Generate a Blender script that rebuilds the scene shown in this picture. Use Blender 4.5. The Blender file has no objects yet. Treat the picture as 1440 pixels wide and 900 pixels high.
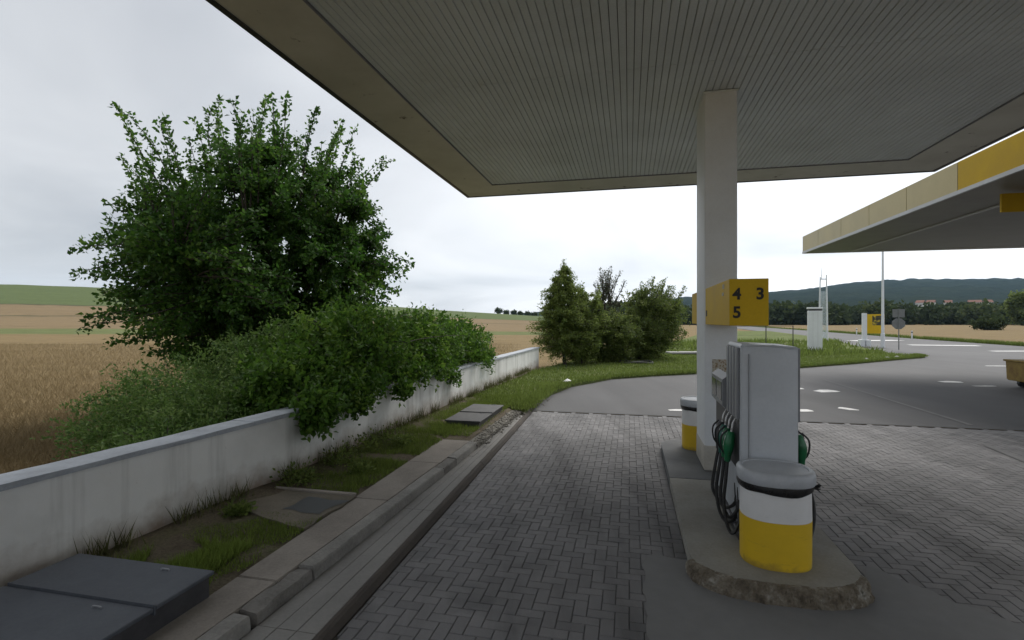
import bpy, bmesh, math, random
import numpy as np
from mathutils import Vector, Matrix, noise

random.seed(7); rng = np.random.default_rng(7)
scene = bpy.context.scene
COL = scene.collection
rad = math.radians

# ------------------------------------------------------------------ camera
cam_d = bpy.data.cameras.new('camera'); cam = bpy.data.objects.new('camera', cam_d); COL.objects.link(cam)
cam_d.sensor_width = 36; cam_d.lens = 18.0; cam_d.clip_start = 0.05; cam_d.clip_end = 9000
cam.location = (0, 0, 2.2); cam.rotation_euler = (rad(90), 0, 0)
scene.camera = cam

# ------------------------------------------------------------------ sky, sun, exposure
SUN_AZ, SUN_EL = rad(38), rad(52)          # azimuth right of +Y
SUN_DIR = Vector((math.sin(SUN_AZ)*math.cos(SUN_EL), math.cos(SUN_AZ)*math.cos(SUN_EL), math.sin(SUN_EL)))
world = bpy.data.worlds.new('World'); scene.world = world; world.use_nodes = True
nt = world.node_tree; nt.nodes.clear()
def N(t, **kw):
    n = nt.nodes.new(t)
    for k, v in kw.items(): setattr(n, k, v)
    return n
def L(a, b): nt.links.new(a, b)
def M(op, a, b=None, clamp=False):
    n = N('ShaderNodeMath', operation=op); n.use_clamp = clamp
    for i, x in enumerate((a, b)):
        if x is None: continue
        if isinstance(x, (int, float)): n.inputs[i].default_value = x
        else: L(x, n.inputs[i])
    return n.outputs[0]
out = N('ShaderNodeOutputWorld'); bg = N('ShaderNodeBackground'); L(bg.outputs[0], out.inputs[0])
bg.inputs['Strength'].default_value = 0.1
sky = N('ShaderNodeTexSky', sky_type='NISHITA'); sky.sun_disc = False
sky.sun_elevation = SUN_EL; sky.sun_rotation = SUN_AZ; sky.dust_density = 3
tc = N('ShaderNodeTexCoord')
sep = N('ShaderNodeSeparateXYZ'); L(tc.outputs['Generated'], sep.inputs[0])
# cloud layer: direction projected on a flat deck, so the clouds flatten towards the horizon
zc = M('MAXIMUM', sep.outputs['Z'], 0.0); zd = M('ADD', zc, 0.16)
px = M('DIVIDE', sep.outputs['X'], zd); py = M('DIVIDE', sep.outputs['Y'], zd)
cmb = N('ShaderNodeCombineXYZ'); L(px, cmb.inputs[0]); L(py, cmb.inputs[1])
n1 = N('ShaderNodeTexNoise'); n1.inputs['Scale'].default_value = 0.55; n1.inputs['Detail'].default_value = 5; n1.inputs['Roughness'].default_value = 0.5
L(cmb.outputs[0], n1.inputs['Vector'])
n1.inputs['Distortion'].default_value = 0.5
rmp = N('ShaderNodeValToRGB'); L(n1.outputs['Fac'], rmp.inputs[0])
rmp.color_ramp.elements[0].position = 0.28; rmp.color_ramp.elements[0].color = (2.2, 2.32, 2.5, 1)
rmp.color_ramp.elements[1].position = 0.72; rmp.color_ramp.elements[1].color = (4.3, 4.35, 4.42, 1)
# brighter cloud around the veiled sun and along the horizon
dotn = N('ShaderNodeVectorMath', operation='DOT_PRODUCT'); L(tc.outputs['Generated'], dotn.inputs[0])
gd = Vector((math.sin(rad(48)), math.cos(rad(48)), 0.25)).normalized(); dotn.inputs[1].default_value = gd
glow = M('POWER', M('MAXIMUM', dotn.outputs['Value'], 0.0), 2.2)
hz = M('POWER', M('SUBTRACT', 1.0, zc, True), 9.0)
gain = M('ADD', M('ADD', 1.0, M('MULTIPLY', glow, 0.92)), M('MULTIPLY', hz, 0.06))
sc1 = N('ShaderNodeVectorMath', operation='SCALE'); L(rmp.outputs['Color'], sc1.inputs[0]); L(gain, sc1.inputs['Scale'])
mixs = N('ShaderNodeMix', data_type='RGBA'); mixs.inputs['Factor'].default_value = 0.95
L(sky.outputs[0], mixs.inputs['A']); L(sc1.outputs[0], mixs.inputs['B']); L(mixs.outputs['Result'], bg.inputs['Color'])
sun_d = bpy.data.lights.new('sun', 'SUN'); sun = bpy.data.objects.new('sun', sun_d); COL.objects.link(sun)
sun_d.energy = 1.5; sun_d.angle = rad(35); sun_d.color = (1, 0.96, 0.9)
sun.rotation_euler = (-SUN_DIR).to_track_quat('-Z', 'Y').to_euler(); sun.location = (20, 20, 60)
scene.view_settings.view_transform = 'Standard'; scene.view_settings.look = 'None'
scene.view_settings.exposure = 1.1; scene.view_settings.gamma = 1.0; scene.view_settings.use_curve_mapping = False
scene.cycles.max_bounces = 8; scene.cycles.transparent_max_bounces = 16
scene.cycles.use_denoising = True

# ------------------------------------------------------------------ station axes: u forward along the drive, v to the right
TH = math.atan(165/720); SU, CU = math.sin(TH), math.cos(TH)
def W(u, v, z=0.0): return Vector((SU*u + CU*v, CU*u - SU*v, z))

# ------------------------------------------------------------------ materials
MATS = {}
class NT:
    def __init__(s, name):
        s.m = bpy.data.materials.new(name); s.m.use_nodes = True; s.t = s.m.node_tree
        s.b = s.t.nodes['Principled BSDF']; s.o = s.t.nodes['Material Output']
    def n(s, t, **kw):
        x = s.t.nodes.new(t)
        for k, v in kw.items(): setattr(x, k, v)
        return x
    def l(s, a, b): s.t.links.new(a, b)
    def pos(s): return s.n('ShaderNodeNewGeometry').outputs['Position']
    def noise(s, vec, scale, detail=4, rough=0.55, dist=0.0):
        x = s.n('ShaderNodeTexNoise'); x.inputs['Scale'].default_value = scale; x.inputs['Detail'].default_value = detail
        x.inputs['Roughness'].default_value = rough; x.inputs['Distortion'].default_value = dist
        if vec is not None: s.l(vec, x.inputs['Vector'])
        return x.outputs['Fac']
    def ramp(s, fac, stops, interp='LINEAR'):
        x = s.n('ShaderNodeValToRGB'); cr = x.color_ramp; cr.interpolation = interp
        while len(cr.elements) < len(stops): cr.elements.new(0.5)
        for e, (p, c) in zip(cr.elements, stops):
            e.position = p; e.color = (c, c, c, 1) if isinstance(c, (int, float)) else (*c, 1)
        s.l(fac, x.inputs[0]); return x.outputs['Color']
    def mix(s, fac, a, b, mode='MIX'):
        x = s.n('ShaderNodeMix', data_type='RGBA', blend_type=mode)
        for k, v in (('Factor', fac), ('A', a), ('B', b)):
            if isinstance(v, (int, float)): x.inputs[k].default_value = v
            elif isinstance(v, tuple): x.inputs[k].default_value = (*v, 1)
            else: s.l(v, x.inputs[k])
        return x.outputs['Result']
    def math(s, op, a, b=None, clamp=False):
        x = s.n('ShaderNodeMath', operation=op); x.use_clamp = clamp
        for i, v in enumerate((a, b)):
            if v is None: continue
            if isinstance(v, (int, float)): x.inputs[i].default_value = v
            else: s.l(v, x.inputs[i])
        return x.outputs[0]
    def bump(s, h, strength=0.3, dist=0.01):
        x = s.n('ShaderNodeBump'); x.inputs['Strength'].default_value = strength; x.inputs['Distance'].default_value = dist
        s.l(h, x.inputs['Height']); s.l(x.outputs[0], s.b.inputs['Normal'])
    def done(s, col, rough=0.8, metal=0.0, spec=0.5):
        i = s.b.inputs
        if isinstance(col, tuple): i['Base Color'].default_value = (*col, 1)
        else: s.l(col, i['Base Color'])
        if isinstance(rough, (int, float)): i['Roughness'].default_value = rough
        else: s.l(rough, i['Roughness'])
        i['Metallic'].default_value = metal; i['Specular IOR Level'].default_value = spec
        MATS[s.m.name] = s.m; return s.m

def plain(name, c1, c2=None, scale=6, rough=0.6, metal=0.0, bump=0.0, bscale=60, spec=0.5, fine=40):
    """two-tone weathered surface"""
    k = NT(name); p = k.pos(); c2 = c2 or tuple(x*0.75 for x in c1)
    a = k.noise(p, scale, 6, 0.6); b = k.noise(p, fine, 3, 0.6)
    f = k.math('ADD', k.math('MULTIPLY', a, 0.7), k.math('MULTIPLY', b, 0.3))
    col = k.ramp(f, [(0.35, c2), (0.62, c1)])
    if bump: k.bump(k.noise(p, bscale, 5, 0.6), bump, 0.01)
    r = k.math('ADD', k.math('MULTIPLY', a, 0.2), rough - 0.1)
    return k.done(col, r, metal, spec)

plain('white_paint', (0.77, 0.80, 0.83), (0.69, 0.715, 0.735), 2.0, 0.55, bump=0.03)
plain('column_base_paint', (0.50, 0.48, 0.43), (0.36, 0.34, 0.30), 3, 0.65, bump=0.05)
plain('soffit_metal', (0.70, 0.75, 0.76), (0.56, 0.60, 0.605), 0.8, 0.5)
plain('soffit_tan', (0.34, 0.335, 0.33), (0.28, 0.275, 0.27), 1, 0.6)
plain('border_tan', (0.30, 0.29, 0.26), (0.22, 0.21, 0.19), 1.2, 0.5)
plain('dark_gap', (0.03, 0.03, 0.03), rough=0.9)
plain('yellow_plastic', (0.68, 0.45, 0.015), (0.58, 0.37, 0.012), 2, 0.6, spec=0.3)
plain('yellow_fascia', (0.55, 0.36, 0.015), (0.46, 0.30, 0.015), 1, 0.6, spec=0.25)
plain('sky_sheen_fascia', (0.48, 0.40, 0.18), (0.38, 0.31, 0.12), 0.8, 0.4)  # yellow paled in the base colour to paint in grazing sky reflection
plain('pale_trim', (0.52, 0.54, 0.56), (0.42, 0.43, 0.44), 1.5, 0.4)
def scuffed(name, c, dirt):
    k = NT(name); p = k.pos(); sx = k.n('ShaderNodeSeparateXYZ'); k.l(p, sx.inputs[0])
    mp = k.n('ShaderNodeMapping'); mp.inputs['Scale'].default_value = (6, 6, 30); k.l(p, mp.inputs[0])
    a = k.noise(mp.outputs[0], 1.0, 6, 0.7); b = k.noise(p, 5, 5, 0.6); f = k.noise(p, 60, 4, 0.7)
    col = k.mix(k.ramp(b, [(0.35, 0.0), (0.7, 0.35)]), c, tuple(x*.75 for x in c))
    col = k.mix(k.math('MULTIPLY', k.ramp(a, [(0.62, 0.0), (0.70, 1.0)]), 0.35), col, dirt)
    e = k.math('ADD', sx.outputs['Z'], k.math('MULTIPLY', k.math('SUBTRACT', b, 0.5), -0.25))
    col = k.mix(k.ramp(e, [(0.12, 0.6), (0.17, 0.0)]), col, dirt)
    col = k.mix(k.ramp(f, [(0.70, 0.0), (0.74, 0.6)]), col, dirt); return k.done(col, k.math('ADD', k.math('MULTIPLY', b, 0.25), 0.35))
scuffed('bin_white', (0.72, 0.72, 0.72), (0.30, 0.29, 0.27))
scuffed('bin_yellow', (0.66, 0.44, 0.015), (0.20, 0.14, 0.04))
plain('bin_grey', (0.46, 0.48, 0.51), (0.37, 0.39, 0.42), 7, 0.42)
plain('liner_black', (0.012, 0.012, 0.013), rough=0.28, bump=0.6, bscale=25, fine=60)
plain('pump_grey', (0.53, 0.56, 0.60), (0.46, 0.49, 0.53), 3, 0.38)
plain('pump_rib', (0.27, 0.28, 0.30), (0.20, 0.21, 0.23), 3, 0.45)
plain('pump_dark', (0.055, 0.055, 0.06), (0.035, 0.035, 0.04), 8, 0.5)
plain('rubber', (0.012, 0.012, 0.013), (0.02, 0.02, 0.02), 20, 0.5)
plain('nozzle_green', (0.012, 0.16, 0.06), (0.01, 0.10, 0.04), 12, 0.35)
plain('nozzle_teal', (0.02, 0.13, 0.10), (0.01, 0.08, 0.07), 12, 0.35)
plain('nozzle_red', (0.22, 0.03, 0.03), (0.14, 0.02, 0.02), 12, 0.4)
plain('bright_metal', (0.6, 0.6, 0.6), (0.45, 0.45, 0.45), 10, 0.3, metal=0.6)
plain('screen_glass', (0.10, 0.11, 0.10), (0.06, 0.07, 0.07), 10, 0.15)
plain('hatch_steel', (0.085, 0.095, 0.112), (0.055, 0.063, 0.078), 3, 0.62, bump=0.15, bscale=90)
plain('hatch_old', (0.09, 0.09, 0.09), (0.05, 0.05, 0.052), 3, 0.7, bump=0.15, bscale=70)
plain('rust', (0.36, 0.26, 0.07), (0.19, 0.11, 0.035), 3.5, 0.75, bump=0.3, bscale=30)
plain('galvanised', (0.42, 0.43, 0.44), (0.33, 0.34, 0.35), 4, 0.45, metal=0.4)
plain('post_dark', (0.05, 0.055, 0.05), rough=0.6)
plain('line_paint', (0.78, 0.78, 0.76), (0.45, 0.45, 0.45), 3, 0.7, fine=25)
plain('road_joint', (0.15, 0.15, 0.15), (0.095, 0.095, 0.095), 2, 0.85)
plain('kerb_concrete', (0.27, 0.26, 0.24), (0.15, 0.145, 0.135), 3, 0.9, bump=0.5, bscale=45)
plain('kerb_dark', (0.20, 0.19, 0.175), (0.10, 0.095, 0.085), 4, 0.9, bump=0.6, bscale=45)
plain('path_concrete', (0.27, 0.245, 0.215), (0.17, 0.15, 0.13), 1.8, 0.9, bump=0.35, bscale=60)
plain('gutter_concrete', (0.25, 0.243, 0.23), (0.18, 0.175, 0.166), 1.2, 0.9, bump=0.2, bscale=80)
plain('gutter_edge', (0.072, 0.060, 0.050), (0.045, 0.038, 0.033), 2.0, 0.9, bump=0.35, bscale=50)
plain('island_concrete', (0.29, 0.285, 0.26), (0.20, 0.19, 0.165), 2.2, 0.88, bump=0.3, bscale=70)
plain('island_slab_dark', (0.15, 0.155, 0.16), (0.10, 0.105, 0.11), 3, 0.85, bump=0.25, bscale=60)
plain('pad_concrete', (0.185, 0.186, 0.186), (0.15, 0.151, 0.151), 0.9, 0.88, bump=0.12, bscale=110, fine=8)
plain('damp_patch', (0.055, 0.06, 0.062), (0.04, 0.043, 0.045), 4, 0.6, bump=0.1)
plain('bark', (0.06, 0.05, 0.04), (0.03, 0.026, 0.022), 8, 0.95, bump=0.6, bscale=40)
plain('rubble_grit', (0.20, 0.19, 0.165), (0.12, 0.112, 0.098), 9, 0.95, bump=0.4)
plain('stone', (0.33, 0.33, 0.31), (0.2, 0.2, 0.19), 6, 0.9, bump=0.4)
plain('roof_tile', (0.22, 0.09, 0.06), rough=0.8)
plain('house_wall', (0.75, 0.73, 0.68), rough=0.85)
plain('sign_back', (0.22, 0.23, 0.23), (0.17, 0.18, 0.18), 5, 0.5, metal=0.3)
plain('digit_black', (0.01, 0.01, 0.01), rough=0.5)
plain('sticker', (0.6, 0.58, 0.5), (0.25, 0.2, 0.1), 60, 0.6)

plain('dirty_screed', (0.15, 0.13, 0.10), (0.085, 0.075, 0.055), 2.5, 0.95, bump=0.5, bscale=50)
def m_nose():
    k = NT('rough_aggregate'); p = k.pos()
    vor = k.n('ShaderNodeTexVoronoi'); vor.inputs['Scale'].default_value = 38; k.l(p, vor.inputs['Vector'])
    a = k.noise(p, 9, 6, 0.65); b = k.noise(p, 45, 4, 0.7)
    c = k.ramp(a, [(0.3, (0.085, 0.07, 0.05)), (0.45, (0.18, 0.15, 0.11)), (0.58, (0.27, 0.24, 0.19)), (0.68, (0.42, 0.41, 0.37))])
    c = k.mix(0.55, c, k.ramp(b, [(0.3, 0.25), (0.7, 1.0)]), 'MULTIPLY')
    h = k.math('ADD', vor.outputs['Distance'], b); k.bump(h, 0.9, 0.02); return k.done(c, 0.95)
m_nose()

def m_wall():
    k = NT('wall_render'); p = k.pos()
    sx = k.n('ShaderNodeSeparateXYZ'); k.l(p, sx.inputs[0]); z = sx.outputs['Z']
    big = k.noise(p, 0.9, 6, 0.6); fine = k.noise(p, 22, 5, 0.6)
    c = k.ramp(big, [(0.32, (0.62, 0.62, 0.60)), (0.5, (0.73, 0.73, 0.715)), (0.7, (0.79, 0.79, 0.775))])
    # soil splashed on the foot of the wall, with a ragged upper edge
    edge = k.math('ADD', z, k.math('MULTIPLY', k.math('SUBTRACT', k.noise(p, 3.0, 6, 0.65), 0.5), -0.55))
    f = k.ramp(edge, [(0.16, 1.0), (0.30, 0.55), (0.52, 0.0)])
    c = k.mix(k.math('MULTIPLY', f, 0.85), c, (0.21, 0.145, 0.095))
    # run-off streaks
    mp = k.n('ShaderNodeMapping'); mp.inputs['Scale'].default_value = (1.6, 1.6, 0.12); k.l(p, mp.inputs[0])
    st = k.noise(mp.outputs[0], 2.4, 5, 0.6)
    c = k.mix(k.math('MULTIPLY', k.ramp(st, [(0.52, 0.0), (0.68, 1.0)]), 0.35), c, (0.23, 0.225, 0.205))
    c = k.mix(k.ramp(fine, [(0.68, 0.0), (0.75, 0.35)]), c, (0.16, 0.15, 0.13))
    k.bump(k.math('ADD', fine, k.noise(p, 90, 3)), 0.25, 0.006); return k.done(c, 0.92)
m_wall()
plain('coping', (0.40, 0.43, 0.47), (0.27, 0.29, 0.32), 3.5, 0.75, bump=0.4, bscale=30)

def paver_mat():
    k = NT('paver_concrete'); p = k.pos()
    at = k.n('ShaderNodeAttribute'); at.attribute_name = 'tone'
    base = k.ramp(at.outputs['Fac'], [(0.0, (0.150, 0.147, 0.150)), (0.6, (0.172, 0.169, 0.172)), (1.0, (0.198, 0.194, 0.195))])
    big = k.noise(p, 0.55, 5, 0.6, 0.4)
    c = k.mix(1.0, base, k.ramp(big, [(0.3, 0.62), (0.5, 0.95), (0.7, 1.15)]), 'MULTIPLY')
    oil = k.noise(p, 1.7, 4, 0.55)
    c = k.mix(k.math('MULTIPLY', k.ramp(oil, [(0.54, 0.0), (0.70, 1.0)]), 0.6), c, (0.05, 0.051, 0.053))
    mp = k.n('ShaderNodeMapping'); mp.inputs['Rotation'].default_value = (0, 0, TH); mp.inputs['Scale'].default_value = (1.9, 0.16, 1); k.l(p, mp.inputs[0])
    trk = k.noise(mp.outputs[0], 1.0, 5, 0.6)
    c = k.mix(0.8, c, k.ramp(trk, [(0.36, 0.62), (0.5, 1.0), (0.66, 1.12)]), 'MULTIPLY')
    fine = k.noise(p, 140, 4, 0.7)
    c = k.mix(0.5, c, k.ramp(fine, [(0.3, 0.6), (0.7, 1.3)]), 'MULTIPLY')
    k.bump(fine, 0.35, 0.004); r = k.math('ADD', k.math('MULTIPLY', oil, -0.3), 0.95)
    return k.done(c, r)
paver_mat()
plain('joint_sand', (0.085, 0.083, 0.08), (0.05, 0.048, 0.046), 20, 0.95)

def asphalt_mat():
    k = NT('asphalt'); p = k.pos()
    big = k.noise(p, 0.12, 6, 0.6, 0.3); fine = k.noise(p, 60, 3, 0.7)
    mp = k.n('ShaderNodeMapping'); mp.inputs['Rotation'].default_value = (0, 0, TH); mp.inputs['Scale'].default_value = (1.2, 0.08, 1); k.l(p, mp.inputs[0])
    tr = k.noise(mp.outputs[0], 0.8, 4)
    c = k.ramp(big, [(0.3, (0.056, 0.056, 0.058)), (0.5, (0.076, 0.076, 0.079)), (0.7, (0.098, 0.098, 0.10))])
    c = k.mix(0.6, c, k.ramp(tr, [(0.35, 0.75), (0.65, 1.15)]), 'MULTIPLY')
    c = k.mix(0.5, c, k.ramp(fine, [(0.3, 0.65), (0.7, 1.3)]), 'MULTIPLY')
    k.bump(fine, 0.3, 0.004); return k.done(c, 0.82)
asphalt_mat()

def soil_mat():
    k = NT('verge_soil'); p = k.pos()
    a = k.noise(p, 1.6, 6, 0.65); b = k.noise(p, 40, 5, 0.7)
    c = k.ramp(a, [(0.34, (0.085, 0.068, 0.048)), (0.48, (0.125, 0.105, 0.075)), (0.6, (0.105, 0.10, 0.055)), (0.72, (0.09, 0.105, 0.045))])
    c = k.mix(0.7, c, k.ramp(b, [(0.3, 0.45), (0.7, 1.4)]), 'MULTIPLY'); k.bump(b, 0.8, 0.03); return k.done(c, 0.98, spec=0.2)
soil_mat()
def lawn_mat():
    k = NT('lawn_green'); p = k.pos()
    a = k.noise(p, 0.5, 6, 0.65); b = k.noise(p, 14, 5, 0.7)
    c = k.ramp(a, [(0.32, (0.125, 0.125, 0.05)), (0.5, (0.115, 0.15, 0.05)), (0.68, (0.16, 0.17, 0.07))])
    c = k.mix(0.8, c, k.ramp(b, [(0.3, 0.5), (0.7, 1.35)]), 'MULTIPLY'); k.bump(b, 0.8, 0.06); return k.done(c, 0.98, spec=0.1)
lawn_mat()

def field_mat():
    k = NT('farmland'); p = k.pos()
    at = k.n('ShaderNodeAttribute'); at.attribute_name = 'band'
    w = k.math('MULTIPLY', k.math('SUBTRACT', k.noise(p, 0.012, 4, 0.6), 0.5), 26.0)
    s = k.math('DIVIDE', k.math('ADD', at.outputs['Fac'], w), 500.0)
    tan, tan2, grn, strip, dk = (0.205, 0.152, 0.078), (0.205, 0.152, 0.086), (0.10, 0.13, 0.05), (0.13, 0.15, 0.06), (0.08, 0.075, 0.04)
    c = k.ramp(s, [(0.0, tan), (0.152, tan), (0.155, strip), (0.184, strip), (0.188, tan2), (0.37, tan2), (0.373, dk), (0.379, dk),
                   (0.382, tan2), (0.528, tan2), (0.531, dk), (0.537, dk), (0.54, grn), (1.0, grn)])
    a = k.noise(p, 0.35, 6, 0.65); b = k.noise(p, 9, 5, 0.75)
    mp = k.n('ShaderNodeMapping'); mp.inputs['Rotation'].default_value = (0, 0, 0.5); mp.inputs['Scale'].default_value = (0.02, 1.0, 1); k.l(p, mp.inputs[0])
    rows = k.noise(mp.outputs[0], 0.5, 3)
    c = k.mix(0.6, c, k.ramp(a, [(0.3, 0.72), (0.7, 1.2)]), 'MULTIPLY')
    c = k.mix(0.4, c, k.ramp(rows, [(0.35, 0.75), (0.65, 1.15)]), 'MULTIPLY')
    c = k.mix(0.55, c, k.ramp(b, [(0.3, 0.55), (0.7, 1.35)]), 'MULTIPLY'); k.bump(b, 0.7, 0.06); return k.done(c, 0.98, spec=0.1)
field_mat()
def hill_mat():
    k = NT('wooded_hill'); p = k.pos()
    a = k.noise(p, 0.006, 6, 0.65); b = k.noise(p, 0.09, 5, 0.7)
    c = k.ramp(a, [(0.35, (0.014, 0.022, 0.016)), (0.65, (0.026, 0.036, 0.024))])
    c = k.mix(0.8, c, k.ramp(b, [(0.3, 0.4), (0.7, 1.5)]), 'MULTIPLY'); k.bump(b, 1.0, 4.0); return k.done(c, 1.0, spec=0.0)
hill_mat()

def leaf_mat(name, dark, mid, light, trans=0.35, rough=0.5):
    k = NT(name); at = k.n('ShaderNodeAttribute'); at.attribute_name = 'tone'
    c = k.ramp(at.outputs['Fac'], [(0.0, dark), (0.55, mid), (1.0, light)])
    k.done(c, rough, spec=0.3)
    tr = k.n('ShaderNodeBsdfTranslucent'); k.l(c, tr.inputs['Color']); mx = k.n('ShaderNodeMixShader'); mx.inputs[0].default_value = trans
    k.l(k.b.outputs[0], mx.inputs[1]); k.l(tr.outputs[0], mx.inputs[2]); k.l(mx.outputs[0], k.o.inputs['Surface'])
leaf_mat('maple_leaf', (0.026, 0.072, 0.012), (0.056, 0.135, 0.02), (0.125, 0.23, 0.032), 0.48)
leaf_mat('shrub_leaf', (0.04, 0.098, 0.014), (0.09, 0.185, 0.024), (0.18, 0.285, 0.045), 0.45)
leaf_mat('pale_shrub_leaf', (0.055, 0.115, 0.026), (0.115, 0.195, 0.046), (0.2, 0.28, 0.09), 0.45)
leaf_mat('thuja_leaf', (0.1, 0.15, 0.032), (0.175, 0.235, 0.054), (0.26, 0.31, 0.09), 0.5)
leaf_mat('bush_leaf', (0.075, 0.115, 0.028), (0.14, 0.19, 0.046), (0.22, 0.26, 0.08), 0.5)
leaf_mat('grey_leaf', (0.07, 0.085, 0.05), (0.10, 0.12, 0.07), (0.15, 0.16, 0.10))
leaf_mat('grass_blade', (0.09, 0.12, 0.028), (0.15, 0.205, 0.045), (0.225, 0.29, 0.075), 0.35, 0.8)
leaf_mat('verge_blade', (0.10, 0.13, 0.03), (0.17, 0.235, 0.045), (0.25, 0.34, 0.07), 0.4, 0.8)
leaf_mat('dry_grass', (0.075, 0.075, 0.03), (0.11, 0.12, 0.045), (0.17, 0.17, 0.075), 0.3, 0.8)
leaf_mat('wheat_straw', (0.155, 0.112, 0.056), (0.205, 0.152, 0.078), (0.265, 0.205, 0.112), 0.25, 0.8)
leaf_mat('far_leaf', (0.030, 0.046, 0.020), (0.055, 0.080, 0.030), (0.10, 0.125, 0.045), 0.3, 0.9)

def poster_mat():
    k = NT('poster_print'); tcx = k.n('ShaderNodeTexCoord'); p = tcx.outputs['Object']
    b = k.n('ShaderNodeTexBrick'); b.inputs['Scale'].default_value = 14; k.l(p, b.inputs['Vector'])
    a = k.noise(p, 26, 2, 0.5); 
    c = k.ramp(a, [(0.38, (0.28, 0.20, 0.12)), (0.46, (0.50, 0.47, 0.40)), (0.56, (0.50, 0.47, 0.40)), (0.62, (0.40, 0.30, 0.24)), (0.72, (0.2, 0.2, 0.2))], 'CONSTANT')
    k.done(c, 0.5)
poster_mat()
def glass_mat():
    k = NT('frosted_panel'); k.done((0.72, 0.78, 0.80), 0.3)
    k.b.inputs['Transmission Weight'].default_value = 0.0
    t = k.n('ShaderNodeBsdfTransparent'); t.inputs[0].default_value = (0.9, 0.94, 0.95, 1)
    mx = k.n('ShaderNodeMixShader'); mx.inputs[0].default_value = 0.72
    k.l(k.b.outputs[0], mx.inputs[1]); k.l(t.outputs[0], mx.inputs[2]); k.l(mx.outputs[0], k.o.inputs['Surface'])
glass_mat()
def sign_print():
    k = NT('price_print'); tcx = k.n('ShaderNodeTexCoord'); p = tcx.outputs['Object']
    a = k.noise(p, 3.5, 3, 0.6)
    c = k.ramp(a, [(0.44, (0.03, 0.03, 0.02)), (0.52, (0.12, 0.1, 0.02)), (0.58, (0.5, 0.38, 0.03))], 'CONSTANT'); k.done(c, 0.4)
sign_print()

# ------------------------------------------------------------------ mesh helpers
def new_bm(): return bmesh.new()
def link(name, me, mat, parent=None, loc=None, smooth=False):
    o = bpy.data.objects.new(name, me); COL.objects.link(o)
    if mat is not None and not me.materials: me.materials.append(MATS[mat] if isinstance(mat, str) else mat)
    if parent is not None: o.parent = parent
    if loc is not None: o.location = loc
    return o
def obj(name, bm, mat, parent=None, smooth=False, off=None):
    bmesh.ops.recalc_face_normals(bm, faces=bm.faces[:])
    if off is not None: bmesh.ops.translate(bm, verts=bm.verts[:], vec=-Vector(off))
    me = bpy.data.meshes.new(name); bm.to_mesh(me); bm.free()
    if smooth:
        me.polygons.foreach_set('use_smooth', [True]*len(me.polygons))
        try: me.set_sharp_from_angle(angle=rad(40))
        except Exception: pass
    return link(name, me, mat, parent)
def tag(o, label=None, cat=None, group=None, kind=None):
    if label: o['label'] = label
    if cat: o['category'] = cat
    if group: o['group'] = group
    if kind: o['kind'] = kind
    return o
def empty(name, loc, rz=0.0):
    o = bpy.data.objects.new(name, None); COL.objects.link(o); o.location = loc; o.rotation_euler = (0, 0, rz)
    o.empty_display_size = 0.2; return o
class Thing:
    """thing aligned to the station axes; geometry given as (v, u, z)"""
    def __init__(s, name, label, cat, v, u, z=0.0, group=None, kind=None):
        s.o = empty(name, W(u, v, z), -TH); s.off = (v, u, z); tag(s.o, label, cat, group, kind)
    def part(s, name, bm, mat, smooth=False, parent=None):
        return obj(name, bm, mat, parent or s.o, smooth, s.off)
def box(bm, x0, x1, y0, y1, z0, z1, bev=0.0, seg=1):
    r = bmesh.ops.create_cube(bm, size=1.0)['verts']
    for v in r:
        v.co = Vector((x0 if v.co.x < 0 else x1, y0 if v.co.y < 0 else y1, z0 if v.co.z < 0 else z1))
    if bev:
        es = list({e for v in r for e in v.link_edges})
        bmesh.ops.bevel(bm, geom=es, offset=bev, segments=seg, affect='EDGES', profile=0.5)
    return r
def prism(bm, pts, z0, z1, top=None):
    """pts: 2-d outline; top: optional outline at z1"""
    a = [bm.verts.new((x, y, z0)) for x, y in pts]; b = [bm.verts.new((x, y, z1)) for x, y in (top or pts)]
    n = len(pts); bm.faces.new(a[::-1]); bm.faces.new(b)
    for i in range(n): bm.faces.new((a[i], a[(i+1) % n], b[(i+1) % n], b[i]))
def rings(bm, rs, cap0=True, cap1=True):
    vs = [[bm.verts.new(p) for p in r] for r in rs]
    for a, b in zip(vs, vs[1:]):
        n = len(a)
        for i in range(n): bm.faces.new((a[i], a[(i+1) % n], b[(i+1) % n], b[i]))
    if cap0: bm.faces.new(vs[0][::-1])
    if cap1: bm.faces.new(vs[-1])
def tube(bm, pts, r, n=8, cap=True):
    pts = [Vector(p) for p in pts]; rs = r if isinstance(r, (list, tuple)) else [r]*len(pts)
    out = []; up = Vector((0, 0, 1))
    for i, p in enumerate(pts):
        d = (pts[min(i+1, len(pts)-1)] - pts[max(i-1, 0)]).normalized()
        a = d.cross(up if abs(d.z) < 0.95 else Vector((1, 0, 0))).normalized()
        if i and a.dot(pa) < 0: a = -a
        pa = a; b = d.cross(a)
        out.append([p + (a*math.cos(t) + b*math.sin(t))*rs[i] for t in [2*math.pi*k/n for k in range(n)]])
    rings(bm, out, cap, cap)
def spline(pts, n=6):
    """Catmull-Rom through pts"""
    P = [Vector(p) for p in pts]; P = [2*P[0]-P[1]] + P + [2*P[-1]-P[-2]]; out = []
    for i in range(1, len(P)-2):
        for k in range(n):
            t = k/n; a, b, c, d = P[i-1:i+3]
            out.append(0.5*((2*b) + (c-a)*t + (2*a-5*b+4*c-d)*t*t + (3*b-a-3*c+d)*t**3))
    out.append(P[-2]); return out
def lerp_v(tab, u):
    if u <= tab[0][0]: return tab[0][1]
    for (a, x), (b, y) in zip(tab, tab[1:]):
        if u <= b: return x + (y-x)*(u-a)/(b-a)
    return tab[-1][1]
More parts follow.
